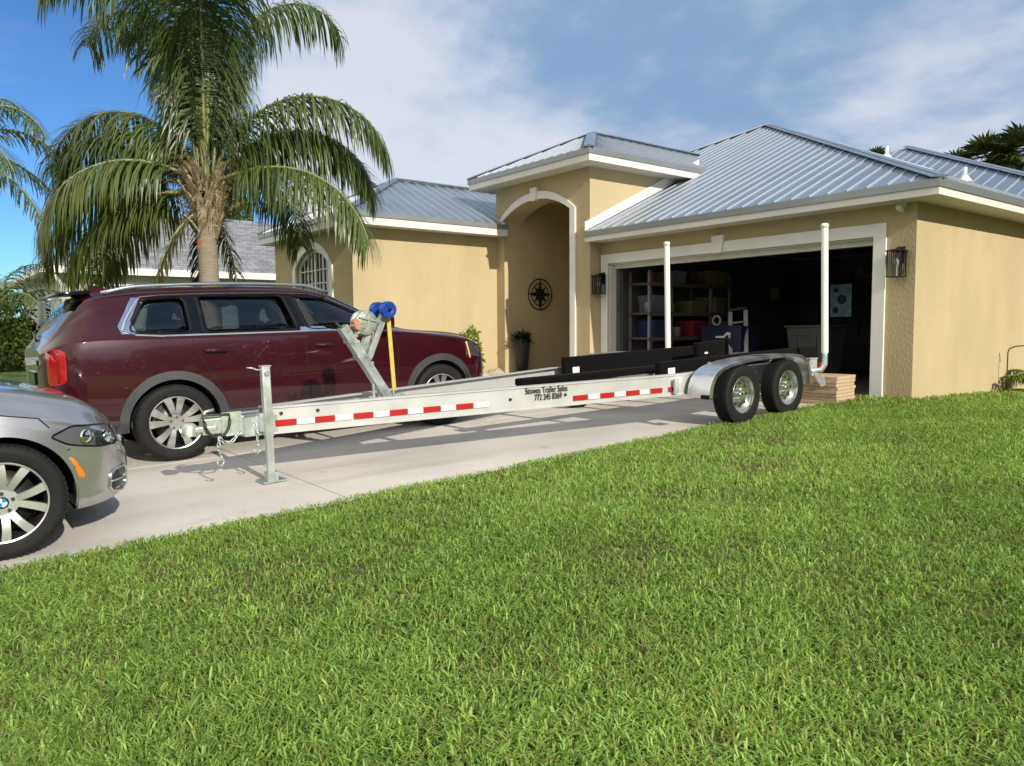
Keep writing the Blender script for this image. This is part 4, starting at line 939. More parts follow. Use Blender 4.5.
g = MB(); g.box((0, 0, 1.01), (.90, .86, .05), None, .015); g.box((0, .43, .98), (.6, .08, .05)); g.build('lid', bm_, tc_); g = MB(); [g.cyl((s*.38-.02, .3, .1), (s*.38+.02, .3, .1), .1, 16) for s in (-1, 1)]; g.build('wheel', rubber, tc_)
po = thing('poster', 'pale blue printed sheet hanging at the right in the garage', 'poster', (-2.92, 3.5, 1.50)); g = MB(); g.box((0, 0, 0), (.42, .012, .62)); g.build('sheet', mat('poster_blue', (.20, .36, .42), .6, var=.35, vscale=9), po); g = MB(); g.lathe([(0, .09), (.006, .09), (.006, 0)], (.02, -.006, .02), (0, -1, 0), 20); g.lathe([(0, .06), (.006, .06), (.006, 0)], (-.1, -.006, -.18), (0, -1, 0), 16); g.lathe([(0, .05), (.006, .05), (.006, 0)], (-.1, -.006, .2), (0, -1, 0), 16); g.build('print', mat('poster_dark', (.03, .06, .09), .6), po)
wb = thing('workbench', 'dark workbench with tools along the right garage wall', 'workbench', (-1.2, 4.2, 0)); g = MB(); g.box((0, 0, .9), (1.4, .6, .05)); g.build('worktop', board, wb)
for x in (-.64, .64):
    for y in (-.24, .24): g = MB(); g.box((x, y, .44), (.07, .07, .87)); g.build('leg', board, wb)
t = thing('toolbox', 'small red toolbox on the dark workbench', 'toolbox', (-1.5, 4.1, .925)); g = MB(); g.box((0, 0, .09), (.42, .2, .18), None, .01); g.build('case', mat('tool_red', (.28, .02, .015), .4), t); g = MB(); g.tube([(-.1, 0, .18), (-.09, 0, .22), (.09, 0, .22), (.1, 0, .18)], .01, 6); g.build('handle', blackm, t)

def carton(p, d, rz, lab, grp='cardboard boxes in the garage'):
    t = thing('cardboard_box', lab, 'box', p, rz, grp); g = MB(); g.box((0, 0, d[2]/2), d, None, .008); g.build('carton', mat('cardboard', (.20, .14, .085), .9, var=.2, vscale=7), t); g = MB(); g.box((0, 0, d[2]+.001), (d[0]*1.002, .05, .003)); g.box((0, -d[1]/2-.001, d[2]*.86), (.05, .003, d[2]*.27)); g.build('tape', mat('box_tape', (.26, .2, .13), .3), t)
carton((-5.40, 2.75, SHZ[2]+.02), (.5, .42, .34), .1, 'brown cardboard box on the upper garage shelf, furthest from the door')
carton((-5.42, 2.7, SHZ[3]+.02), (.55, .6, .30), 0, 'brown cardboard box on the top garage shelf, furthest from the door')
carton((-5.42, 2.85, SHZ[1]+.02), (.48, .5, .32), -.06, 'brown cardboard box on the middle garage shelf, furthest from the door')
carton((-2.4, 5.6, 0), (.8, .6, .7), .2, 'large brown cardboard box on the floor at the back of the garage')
for i, (y, z, cc, lab) in enumerate(((.72, SHZ[2], (.30, .30, .29), 'pale paint can at the near end of the upper garage shelf'), (1.42, SHZ[2], (.05, .12, .08), 'green paint can between boxes on the upper garage shelf'), (1.55, SHZ[1], (.28, .27, .25), 'pale paint can between boxes on the middle garage shelf'), (.80, SHZ[3], (.20, .06, .03), 'rust red paint can on the top garage shelf'))):
    t = thing('paint_can', lab, 'paint can', (-5.30, y, z+.018), 0, 'paint cans on the garage shelves'); g = MB(); g.lathe([(0, 0), (0, .082), (.19, .082), (.195, .086), (.2, .08), (.196, 0)], (0, 0, 0), (0, 0, 1), 20); g.build('can', mat('can_%d' % i, cc, .4), t); g = MB(); g.tube([(.084*math.cos(a*PI/8), 0, .15-.09*math.sin(a*PI/8)) for a in range(9)], .003, 5); g.build('handle', gm, t)
for x, lab, hd in ((-4.6, 'rake with wide head hanging on the back garage wall', 'rake'), (-4.25, 'shovel with pale blade hanging on the back garage wall', 'shovel'), (-3.9, 'push broom hanging on the back garage wall', 'broom')):
    t = thing(hd, lab, 'garden tool', (x, 6.74, .75), 0, 'tools on the back garage wall'); g = MB(); g.tube([(0, 0, 0), (.01, 0, 1.35)], .016, 8); g.build('handle', board, t); g = MB()
    if hd == 'shovel': g.prism([(-.11, 0, 1.33), (.13, 0, 1.33), (.12, 0, 1.5), (.01, 0, 1.62), (-.10, 0, 1.5)], (0, .012, 0))
    elif hd == 'rake':
        g.box((.01, 0, 1.38), (.4, .03, .03))
        for q in range(9): g.box((-.17+q*.045, -.03, 1.42), (.008, .05, .06))
    else: g.box((.01, 0, 1.39), (.46, .06, .05)); g.box((.01, 0, 1.44), (.44, .05, .06))
    g.build('head', mat('tool_head_'+hd, (.22, .22, .21), .5, .3), t)
t = thing('cooler', 'white and dark blue cool box on the garage floor under the shelves', 'cool box', (-4.75, 3.3, 0)); g = MB(); g.box((0, 0, .20), (.62, .40, .38), None, .03); g.build('cooler_body', mat('cooler_blue', (.03, .06, .14), .5), t); g = MB(); g.box((0, 0, .43), (.64, .42, .07), None, .02); g.build('lid', mat('cooler_white', (.35, .35, .34), .5), t); g = MB(); g.tube([(-.33, 0, .3), (-.37, 0, .36), (-.37, 0, .47)], .012, 6); g.build('handle', blackpl, t)
t = thing('garden_hose', 'coiled dark green hose hanging on the back garage wall', 'hose', (-3.2, 6.7, 1.6)); g = MB()
for q in range(4): g.tube([((.22-.012*q)*math.cos(a*PI/14), -.02-.02*q, (.22-.012*q)*math.sin(a*PI/14)) for a in range(28)], .013, 6, True)
g.build('coil', mat('hose_green', (.02, .06, .03), .5), t)
t = thing('bicycle', 'dark bicycle standing against the right garage wall', 'bicycle', (-.55, 2.3, 0), 0)
def bw(y):
    g = MB(); g.tube([(0, y+.33*math.cos(a*PI/18), .34+.33*math.sin(a*PI/18)) for a in range(36)], .017, 8, True)
    for a in range(14): g.tube([(0, y, .34), (0, y+.32*math.cos(a*PI/7), .34+.32*math.sin(a*PI/7))], .002, 4)
    return g.build('wheel', rubber, t)
bw(-.52); bw(.52); g = MB()
for a, b in (((0, .52, .34), (0, .12, .36)), ((0, .12, .36), (0, .20, .88)), ((0, .20, .80), (0, -.36, .84)), ((0, .12, .36), (0, -.36, .80)), ((0, -.36, .92), (0, -.52, .34)), ((0, .52, .34), (0, .20, .80))): g.tube([a, b], .016, 8)
g.build('frame', mat('bike_red', (.10, .012, .012), .3), t); g = MB(); g.tube([(-.28, -.30, 1.02), (-.1, -.36, .98), (.1, -.36, .98), (.28, -.30, 1.02)], .013, 8); g.tube([(0, -.36, .9), (0, -.36, .98)], .014, 8); g.build('handlebar', blackpl, t); g = MB(); g.box((0, .22, .91), (.13, .26, .05), None, .02); g.build('saddle', blackpl, t)
# ================================================================== GROUND
conc = mat('driveway_concrete', (.548, .514, .464), .88, var=.13, vscale=.9, bump=.22, bscale=90, spec=.25, detail=10)
nt = conc.node_tree; N = nt.nodes; L = nt.links; tcd = N.new('ShaderNodeTexCoord'); mpd = N.new('ShaderNodeMapping'); mpd.inputs['Scale'].default_value = (1.5, .22, 1); L.new(tcd.outputs['Object'], mpd.inputs[0])
old = N['Principled BSDF'].inputs['Base Color'].links[0].from_socket
for vec, sc_n, lo, hi, amt in ((mpd.outputs[0], 1.6, .54, .72, .86), (tcd.outputs['Object'], 4.2, .66, .74, .80), (tcd.outputs['Object'], 26., .68, .74, .82)):      # worn tyre tracks, drip stains, small spots
    nn_ = N.new('ShaderNodeTexNoise'); nn_.inputs['Scale'].default_value = sc_n; nn_.inputs['Detail'].default_value = 3; L.new(vec, nn_.inputs['Vector']); rr0 = N.new('ShaderNodeMapRange'); rr0.inputs[1].default_value = lo; rr0.inputs[2].default_value = hi; rr0.inputs[3].default_value = 1; rr0.inputs[4].default_value = amt; L.new(nn_.outputs['Fac'], rr0.inputs[0])
    m2 = N.new('ShaderNodeMix'); m2.data_type = 'RGBA'; m2.blend_type = 'MULTIPLY'; m2.inputs[0].default_value = 1; L.new(old, m2.inputs[6]); L.new(rr0.outputs[0], m2.inputs[7]); old = m2.outputs[2]
L.new(old, N['Principled BSDF'].inputs['Base Color'])
def lawn_edge(y): return -.285-.047*(y+9) if y < 0 else -.71
def sheet(name, fn, x0, x1, y0, y1, dx, dy, m, kind='structure', cond=None):
    xs = np.arange(x0, x1+1e-6, dx); ys = np.arange(y0, y1+1e-6, dy); X, Y = np.meshgrid(xs, ys); Z = fn(X, Y); nx, ny = len(xs), len(ys)
    i = np.arange(ny-1)[:, None]*nx+np.arange(nx-1)[None]; Fq = np.stack([i, i+1, i+nx+1, i+nx], -1).reshape(-1, 4)
    if cond is not None:
        cx = (X[:-1, :-1]+X[1:, 1:])/2; cy = (Y[:-1, :-1]+Y[1:, 1:])/2; Fq = Fq[cond(cx, cy).ravel()]
    o = raw(name, np.stack([X, Y, Z], -1).reshape(-1, 3), Fq.ravel(), np.full(len(Fq), 4), m, smooth=True); return tag(o, kind=kind)
dz = lambda x, y: np.where(y < 0, .03*y, 0*y)
soil = mat('lawn_soil', (.085, .072, .022), .95, var=.5, vscale=9, bump=.4, bscale=50)
farg = mat('far_ground', (.07, .11, .03), .95, var=.3, vscale=.4)
def lawnz(x, y):
    b = np.where(y < 0, .03*y, -.022*y)+.03
    b = b+.012*noise2(x*.8, y*.8, 1.)*np.clip((x+.4)*2, 0, 1)
    return b
# driveway slabs with tooled joints
g = MB(); XJ = [-5.72, -3.05, -.10]; YJ = [-24, -17.2, -14.1, -11.0, -7.95, -4.9, -1.9, -.03]
for a, b in zip(XJ, XJ[1:]):
    for c0, d0 in zip(YJ, YJ[1:]):
        h = .006; x0, x1, y0, y1 = a+h, b-h, c0+h, d0-h; e_ = .008
        top = [(x0+e_, y0+e_), (x1-e_, y0+e_), (x1-e_, y1-e_), (x0+e_, y1-e_)]; ed = [(x0, y0), (x1, y0), (x1, y1), (x0, y1)]
        vs = [(x, y, gz(y)) for x, y in top]+[(x, y, gz(y)-.006) for x, y in ed]+[(x, y, gz(y)-.10) for x, y in ed]
        g.add(vs, [(0, 1, 2, 3)]+[(i, 4+i, 4+(i+1) % 4, (i+1) % 4) for i in range(4)]+[(4+i, 8+i, 8+(i+1) % 4, 4+(i+1) % 4) for i in range(4)])
tag(g.build('driveway', conc), kind='structure')
g = MB(); g.box((-2.9, -12, -.45), (5.7, 24.4, .02), Matrix.Rotation(math.atan(.03), 3, 'X')); tag(g.build('driveway_base', mat('joint_dark', (.10, .095, .085), .95)), kind='structure')
g = MB()
for x0, x1, y0, y1 in ((-8.80, -7.30, -3.0, -.02), (-7.29, -5.74, -3.0, -.02)): g.prism([(x0, y0, .03*y0-.0), (x1, y0, .03*y0), (x1, y1, 0.0), (x0, y1, 0.0)], (0, 0, -.1))
g.box((-7.47, .9, -.03), (2.12, 2.3, .10)); tag(g.build('walkway', conc), kind='structure')
lz = lambda x, y: lawnz(x, y)
ts = np.concatenate([[0, .03, .10], np.arange(.25, 14.6, .25)]); ysL = np.arange(-24, .01, .25); Tq, Yq = np.meshgrid(ts, ysL); Xq = -.285-.047*(Yq+9)+Tq; Zq = lz(Xq, Yq); Zq[:, 0] -= .06
ysU = np.arange(0, 22.1, .25); Xu, Yu = np.meshgrid(np.arange(0, 14.3, .25), ysU); Zu = lz(Xu, Yu)
def gridf(nx, ny, o): i = np.arange(ny-1)[:, None]*nx+np.arange(nx-1)[None]+o; return np.stack([i, i+1, i+nx+1, i+nx], -1).reshape(-1, 4)
Fq = np.concatenate([gridf(len(ts), len(ysL), 0), gridf(Xu.shape[1], len(ysU), Xq.size)])
tag(raw('lawn', np.concatenate([np.stack([Xq, Yq, Zq], -1).reshape(-1, 3), np.stack([Xu, Yu, Zu], -1).reshape(-1, 3)]), Fq.ravel(), np.full(len(Fq), 4), soil, smooth=True), kind='structure')
sheet('left_lawn', lambda x, y: np.where(y < 0, .03*y, 0)-.012, -60, -5.8, -40, 12, 2.0, 2.0, mat('left_lawn_turf', (.075, .125, .022), .95, var=.25, vscale=3, bump=.6, bscale=60), cond=lambda x, y: ~((x > -8.9) & (y > -3.1)))
g = MB(); g.add([(-900, -900, -1.2), (900, -900, -1.2), (900, 1500, -1.2), (-900, 1500, -1.2)], [(0, 1, 2, 3)]); tag(g.build('ground', farg), kind='structure')
g = MB(); g.box((-26, -7.35, -.165), (11, .9, .1)); g.box((-31, -12, -.30), (5, 22, .1)); tag(g.build('path', mat('path_concrete', (.42, .39, .33), .9, var=.1, vscale=2)), kind='structure')

# ------------------------------------------------------------------ grass blades (nobody could count them)
gmat = leafmat('grass_blade', (.120, .220, .028), (.48, .65, .18), .45, .50, .30)
def blades(name, pts, hts, wid, lean, tint, m):
    n = len(pts); yaw = RNG.uniform(0, 2*PI, n); d = np.stack([np.cos(yaw), np.sin(yaw), np.zeros(n)], -1); tw = yaw+PI/2+RNG.normal(0, .5, n); s = np.stack([np.cos(tw), np.sin(tw), np.zeros(n)], -1)*wid[:, None]*.5
    z = np.array([0, 0, 1.])
    up_ = hts[:, None]*z
    p1 = pts+up_*.45+d*(hts*lean*.22)[:, None]; p2 = pts+up_*(.85-.25*lean[:, None])+d*(hts*lean*.62)[:, None]; p3 = pts+up_*(1.-.55*lean[:, None])+d*(hts*lean*1.05)[:, None]
    v = np.stack([pts-s*.8, pts+s*.8, p1-s, p1+s, p2-s*.8, p2+s*.8, p3], 1).reshape(-1, 3)
    b = np.arange(n)[:, None]*7
    fq = np.concatenate([b+np.array([0, 1, 3, 2]), b+np.array([2, 3, 5, 4]), b+np.array([4, 5, 6])], 1).ravel(); cnt = np.tile([4, 4, 3], n)
    return raw(name, v, fq, cnt, m, tint=np.repeat(tint, 7))
def scatter(x0, x1, y0, y1, dens, cond=None):
    n = int((x1-x0)*(y1-y0)*dens); p = np.stack([RNG.uniform(x0, x1, n), RNG.uniform(y0, y1, n)], -1)
    return p if cond is None else p[cond(p[:, 0], p[:, 1])]
cam2 = np.array([CAMP.x, CAMP.y]); fw2 = np.array([FW2.x, FW2.y]); rt2 = np.array([RT2.x, RT2.y])
def inlawn(x, y):
    return (x > np.where(y < 0, -.285-.047*(y+9)+.035*noise2(y*3.1, y*1.7, 3.)-.015, .02)) & ~((x < 0.015) & (y > -.02)) & ~((x < 1.07) & (y > 5.43))
def field(dmin, dmax, dens, h, w, spread=1.0, outer=0.):
    def cond(x, y):
        dx, dy = x-cam2[0], y-cam2[1]; z = dx*fw2[0]+dy*fw2[1]; l = dx*rt2[0]+dy*rt2[1]
        if outer: return inlawn(x, y) & (z >= dmin) & (z < dmax) & (np.abs(l) >= np.clip(z*.80+1.2, 0, 99)) & (np.abs(l) < z*.8+1.2+outer)
        return inlawn(x, y) & (z >= dmin) & (z < dmax) & (np.abs(l) < z*.80+1.2*spread)
    R_ = dmax*1.5+2
    p = scatter(max(-1, cam2[0]-R_), min(13.9, cam2[0]+R_), max(-23.5, cam2[1]-R_), min(21.5, cam2[1]+R_), dens, cond)
    x, y = p[:, 0], p[:, 1]
    patchy = noise2(x*.9, y*.9, 4.)*.5+noise2(x*2.6, y*2.6, 9.)*.35+noise2(x*6.5, y*6.1, 2.)*.25
    keep = RNG.uniform(0, 1, len(p)) < np.clip(.92+patchy*.95, .22, 1)
    bare = np.ones(len(p), bool)
    for bx, by, br in ((1.06, -5.2, .16), (2.4, -8.9, .12), (2.75, -8.3, .10), (1.6, -8.7, .12), (3.3, -8.6, .09), (2.2, -7.6, .09)):
        bare &= (np.hypot(x-bx, (y-by)*1.2)+RNG.uniform(-.09, .09, len(x)) > br) | (RNG.uniform(0, 1, len(x)) < .22)
    kk = keep & bare; p = p[kk]; patchy = patchy[kk]; n = len(p)
    hh = h*RNG.uniform(.55, 1.25, n)*np.clip(1+patchy*.45, .5, 1.5); ed = p[:, 0]-np.where(p[:, 1] < 0, -.285-.047*(p[:, 1]+9), .02); hh *= np.clip(.72+ed*.6, .72, 1)
    lean = np.clip(RNG.beta(2.8, 1.8, n)*1.35, .2, 1.3); big = noise2(p[:, 0]*.45+3, p[:, 1]*.5, 6.); ti = np.clip(RNG.normal(.40+patchy*.25+big*.22, .24, n), 0, .86); ti[RNG.uniform(0, 1, n) < .05+.06*np.clip(big, 0, 1)] = 1.
    pts = np.stack([p[:, 0], p[:, 1], lawnz(p[:, 0], p[:, 1])-.004], -1)
    return pts, hh, w*RNG.uniform(.7, 1.3, n), lean, ti
parts = [field(.6, 3.0, 8200, .062, .0060), field(3.0, 5.0, 6000, .06, .0068), field(5.0, 9.5, 3300, .058, .0082), field(9.5, 22, 620, .07, .014, 3), field(-1.5, 9.5, 1300, .062, .011, 1, 5.)]
A_ = [np.concatenate([q[i] for q in parts]) for i in range(5)]
# clippings and runners lying over the slab edge
nc = 420; yc_ = RNG.uniform(-14, -.5, nc); xc_ = -.285-.047*(yc_+9)-np.abs(RNG.normal(0, .10, nc))
A_ = [np.concatenate([A_[0], np.column_stack([xc_, yc_, .03*yc_+.004])]), np.concatenate([A_[1], np.full(nc, .028)]), np.concatenate([A_[2], np.full(nc, .006)]), np.concatenate([A_[3], np.full(nc, 1.3)]), np.concatenate([A_[4], RNG.uniform(.2, 1., nc)])]
tag(blades('grass', *A_, gmat), 'green blades of coarse grass covering the front lawn', 'grass', kind='stuff')
pL = scatter(-16, -5.85, -16, -3.9, 330, lambda x, y: ~((x > -8.9) & (y > -3.1))); nL = len(pL); zL = np.where(pL[:, 1] < 0, .03*pL[:, 1], 0)-.015
tag(blades('grass', np.column_stack([pL, zL]), .06*RNG.uniform(.5, 1.2, nL), np.full(nL, .016), np.clip(RNG.beta(2, 3, nL), .1, 1), np.clip(RNG.normal(.45, .2, nL), 0, .85), gmat), 'short grass in the side yard beyond the SUV', 'grass', kind='stuff')
# ================================================================== PLANTS AND NEIGHBOURS
def at(x, y, Z): return CAMP+Z*(fw+rt*((x-512)/F)+up*((383-y)/F))
class Leaves:
    def __init__(s): s.v = []; s.f = []; s.c = []; s.t = []
    def leaf(s, p, d, side, L, w, droop, tint, seg=3, fold=0.):
        """one narrow leaf: starts at p along d, bends down by droop"""
        d = d.normalized(); side = (side-d*side.dot(d)); side = side.normalized() if side.length > 1e-5 else d.orthogonal().normalized()
        o = len(s.v); q = V(p); k = 0
        for i in range(seg):
            t = i/seg; ww = w*(.55 if i == 0 else 1.-.25*t)
            s.v += [tuple(q-side*ww*.5), tuple(q+side*ww*.5)]; s.t += [tint]*2
            d = (d+V((0, 0, -droop*(t+.35)))).normalized(); q = q+d*(L/seg)
            side = (side-d*side.dot(d)).normalized()
        s.v.append(tuple(q)); s.t.append(tint)
        for i in range(seg-1): s.f += [o+2*i, o+2*i+1, o+2*i+3, o+2*i+2]; s.c.append(4)
        s.f += [o+2*seg-2, o+2*seg-1, o+2*seg]; s.c.append(3)
    def build(s, name, m, parent=None):
        return raw(name, np.array(s.v), np.array(s.f), np.array(s.c), m, parent, tint=np.array(s.t))
palm_leaf = leafmat('palm_leaflet', (.032, .075, .020), (.17, .20, .055), .36, .34, .5)
palm_dry = leafmat('palm_dry', (.05, .055, .022), (.16, .13, .06), .6, .2, .3)
stalk = mat('palm_stalk', (.20, .22, .08), .5, var=.2, vscale=6)
bark = mat('palm_bark', (.25, .21, .165), .9, var=.22, vscale=9, bump=.6, bscale=30, stretch=(1, 1, 5))
boot = mat('palm_boot', (.31, .25, .16), .9, var=.35, vscale=10, bump=.5, bscale=40)
def frond(parent, o, az, e0, L, drop, pw, m=None, leafL=.62, n=74, dens=1., tbase=.4, hang=1., yb=0.):
    """arching feather frond; az = plan direction; elevation e0 falls by drop along its length"""
    az = V(az).normalized(); pts = [V(o)]; N_ = 26
    sw = V((-az.y, az.x, 0)); tw = random.uniform(-.12, .12)
    for i in range(N_):
        s_ = (i+.5)/N_; e = e0-drop*s_**pw; d = (az+sw*tw*s_).normalized()*math.cos(e)+V((0, 0, math.sin(e))); pts.append(pts[-1]+d*(L/N_))
    st = MB(); st.tube(pts, [.030*(1-.85*i/N_)+.004 for i in range(N_+1)], 6); f_ = st.build('frond', stalk, parent)
    lv = Leaves()
    for k in range(n):
        s_ = .16+.83*(k+random.uniform(-.3, .3))/n; i = min(int(s_*N_), N_-1); p = pts[i].lerp(pts[i+1], s_*N_-i); t = (pts[i+1]-pts[i]).normalized()
        sd = t.cross(V((0, 0, 1))); sd = sd.normalized() if sd.length > .05 else sw; nn = sd.cross(t).normalized()
        if nn.z < 0: nn = -nn
        for sg in (-1, 1):
            if random.random() > .97*dens: continue
            ll = leafL*(.35+.65*math.sin(PI*min(1, .12+s_*.80)))*random.uniform(.8, 1.15)
            d = sd*sg*random.uniform(.75, 1.)+t*random.uniform(.35, .75)+nn*random.uniform(-.25, .40)
            lv.leaf(p, d, t+nn*.3, ll, random.uniform(.019, .030), hang*random.uniform(.38, .85), min(1, max(0, random.gauss(tbase+yb*s_, .17))), 4)
    lv.build('leaflets', m or palm_leaf, f_); return f_
def palm(label, base, top, r, fronds, boots=True, leafL=.62, n=74, hang=1.):
    t = thing('palm_tree', label, 'palm tree', base); h = top-base[2]
    g = MB(); P = []; R_ = []
    for i in range(25):
        s_ = i/24; P.append((.03*math.sin(s_*3), .02*math.sin(s_*4+1), s_*h)); R_.append(r*(1.25-.25*min(1, s_*5))*(1-.12*s_)*(1.035 if i % 2 else .985))
    g.tube(P, R_, 20); g.build('trunk', bark, t)
    tc = V((0, 0, h))
    if boots:
        g = MB()
        for k in range(34):
            a = k*2.4; z = -.52+.92*(k/34); rr_ = r*.95+.02*random.random(); d = V((math.cos(a), math.sin(a), 0)); p = tc+d*(r*.9+.13*max(0, z+.45))*(1. if z < .3 else .6)+V((0, 0, z)); out = .15+.16*random.random(); hh = .28+.22*random.random()
            s_ = V((-d.y, d.x, 0)); w_ = .09
            A = [p-s_*w_, p-s_*w_*.7+d*out*.5+V((0, 0, hh*.6)), p-s_*w_*.35+d*out+V((0, 0, hh))]; B = [p+s_*w_, p+s_*w_*.7+d*out*.5+V((0, 0, hh*.6)), p+s_*w_*.35+d*out+V((0, 0, hh))]
            g.strip(A, B, -d*.035)
        for sg, dz_, l_ in ((1, -.15, .62), (-1, .05, .60)):
            d = V((RT2.x*sg, RT2.y*sg, 0)); g.tube([tc+d*.1+V((0, 0, -.45+dz_)), tc+d*.28+V((0, 0, .05+dz_)), tc+d*l_+V((0, 0, .22+dz_))], [.045, .035, .025], 8)
        g.build('leaf_bases', boot, t)
        g = MB(); d = -FW2*.9-RT2*.35; d = V((d.x, d.y, 0)).normalized(); g.box(tc+d*(r*.97)+V((0, 0, -.62)), (.10, .03, .16), Matrix.Rotation(math.atan2(d.x, -d.y), 3, 'Z'), .01); g.build('bark_scar', mat('orange_scar', (.45, .15, .05), .9, var=.3, vscale=20), t)
        lv = Leaves()
        for k in range(800):
            a = random.uniform(0, 2*PI); z = random.uniform(-.35, .75); d = V((math.cos(a), math.sin(a), 0)); p = tc+d*(r*.8+.30*max(0, z+.35))*random.uniform(.6, 1.15)+V((0, 0, z)); lv.leaf(p, d*random.uniform(.3, 1)+V((0, 0, random.uniform(-.4, 1.))), V((random.random()-.5, random.random()-.5, .3)), random.uniform(.15, .42), .012, random.uniform(.2, .9), random.gauss(.65, .2), 3)
        lv.build('fibre', palm_dry, t)
    for az, e0, L, drop, pw, kw in fronds:
        kk = dict(leafL=leafL, n=n, hang=hang); kk.update(kw); d = V((RT2.x*az[0]+FW2.x*az[1], RT2.y*az[0]+FW2.y*az[1], 0)).normalized()
        frond(t, tc+V((0, 0, kk.pop('dz', .32)))+d*r*.5, d, math.radians(e0), L, math.radians(drop), pw, **kk)
    return t
pb = at(211, 330, 12.0)
palm('tall queen palm with drooping feather fronds and shaggy trunk beyond the SUV', (pb.x, pb.y, .03*pb.y-.05), 2.98, .165, [
    ((-1, .15), 70, 3.6, 152, 1.3, dict(tbase=.42, yb=.1)), ((-.85, -.5), 34, 2.9, 122, 1.1, dict(tbase=.5, yb=.25)), ((-1, -.1), 14, 3.0, 92, 1.2, dict(tbase=.5, yb=.3, dz=.3)), ((-.8, .6), 58, 3.5, 140, 1.3, dict(tbase=.35)), ((-.9, -.2), 2, 2.6, 80, 1.2, dict(tbase=.55, yb=.3, dz=.2)),
    ((-.9, .3), 6, 3.0, 88, 1.1, dict(tbase=.48, yb=.2, dz=.2)),
    ((-.5, -.3), 83, 4.3, 165, 3.2, dict(tbase=.45)), ((-.2, .5), 86, 4.6, 150, 3., dict(tbase=.3)), ((.3, -.35), 84, 4.6, 150, 3.2, dict(tbase=.42)), ((.4, .2), 83, 4.5, 165, 3.2, dict(tbase=.32)),
    ((.02, -.4), 87, 4.4, 140, 3., dict(tbase=.3)), ((-.4, .1), 82, 4.3, 160, 3.0, dict(tbase=.3)),
    ((1, -.1), 70, 3.9, 148, 1.3, dict(tbase=.38, yb=.1)), ((1, -.35), 16, 3.4, 92, 1.5, dict(tbase=.42, yb=.25, dz=.32)), ((.85, .5), 60, 3.6, 140, 1.3, dict(tbase=.3)), ((.25, -.6), 84, 4.2, 150, 3., dict(tbase=.35)), ((-.1, 0), 88, 4.8, 120, 3.5, dict(tbase=.35)),
    ((.25, 1), 40, 3.4, 120, 1.2, dict(tbase=.3)), ((.9, .15), 58, 3.3, 140, 1.3, dict(tbase=.4)), ((-.95, .1), 58, 3.2, 140, 1.3, dict(tbase=.4)), ((-.3, 1), 60, 3.5, 130, 1.3, dict(tbase=.3)),
    ((-.4, -.35), -35, 1.75, 52, .8, dict(m=palm_dry, tbase=.2, dz=-.05, leafL=.6, n=50, hang=1.3)), ((.25, .5), -45, 1.3, 42, .8, dict(m=palm_dry, tbase=.25, dz=-.1, leafL=.42, n=34, hang=1.2)),
    ((-.25, .45), -40, 1.6, 48, .8, dict(m=palm_dry, tbase=.1, dz=-.05, leafL=.5, n=40, hang=1.3))], leafL=1.0, n=168, hang=1.8)
pb = at(-42, 330, 15.5)
palm('queen palm at the left picture edge with fronds reaching in', (pb.x, pb.y, .03*pb.y-.05), 4.5, .15, [
    ((1, -.1), 62, 2.6, 135, 1.2, {}), ((1, .3), 36, 2.6, 110, 1.2, {}), ((.9, -.5), 14, 2.7, 70, 1.1, {}), ((1, .05), -8, 2.4, 62, 1.1, dict(dz=.1)), ((.8, .6), 0, 2.6, 70, 1.1, {}), ((-1, 0), 50, 3.2, 130, 1.2, {}), ((-.6, .8), 35, 3.2, 120, 1.2, {}), ((-.6, -.8), 35, 3.2, 120, 1.2, {}), ((.2, 1), 70, 3.3, 140, 1.5, {})], leafL=.6, n=60)

pb = at(-14, 330, 16.5)
palm('low bushy young palm at the left picture edge in front of the pale house', (pb.x, pb.y, .03*pb.y-.05), .9, .10, [
    ((1, .1), 72, 1.9, 95, 1.4, {}), ((1, -.4), 55, 2.0, 100, 1.3, {}), ((.8, .7), 60, 2.0, 95, 1.3, {}), ((-.3, -1), 62, 2.0, 95, 1.3, {}), ((-1, 0), 60, 1.9, 95, 1.3, {}), ((.3, 1), 75, 2.2, 80, 1.5, {}), ((.4, -.8), 80, 2.3, 80, 1.6, {}), ((-.5, .6), 70, 2.1, 90, 1.4, {})], boots=False, leafL=.48, n=44)

def cloudleaves(name, blobs, n, size, m, parent=None, flat=.5, lump=.25, wid=.6, tmean=.45):
    """leaves spread through lumpy ellipsoids, denser towards their skin"""
    lv_v = []; lv_t = []; tot = sum(b[3]*b[4]*b[5] for b in blobs)
    for bi, (cx, cy, cz, a, b, c) in enumerate(blobs):
        k = int(n*(a*b*c)**.8/sum((q[3]*q[4]*q[5])**.8 for q in blobs)); u = RNG.normal(size=(k, 3)); u /= np.linalg.norm(u, axis=1)[:, None]
        r = RNG.uniform(.35, 1., k)**.45; lum = 1+lump*(noise2(u[:, 0]*4+bi, u[:, 1]*4+u[:, 2]*3, bi*1.7)); p = u*(r*lum)[:, None]*np.array([a, b, c])+np.array([cx, cy, cz])
        d = u*.7+RNG.normal(0, .6, (k, 3)); d[:, 2] -= .1; d /= np.linalg.norm(d, axis=1)[:, None]; s = np.cross(d, RNG.normal(size=(k, 3))); s /= np.linalg.norm(s, axis=1)[:, None]
        L = size*RNG.uniform(.6, 1.3, k)[:, None]; w = L*wid*.5
        lv_v.append(np.stack([p, p+d*L*.5-s*w, p+d*L, p+d*L*.5+s*w], 1).reshape(-1, 3)); lv_t.append(np.repeat(np.clip(RNG.normal(tmean, .22, k), 0, 1), 4))
    v = np.concatenate(lv_v); q = len(v)//4
    return raw(name, v, np.arange(q*4), np.full(q, 4), m, parent, tint=np.concatenate(lv_t))
bushm = leafmat('hedge_leaf', (.03, .065, .012), (.13, .17, .03), .4, .3)
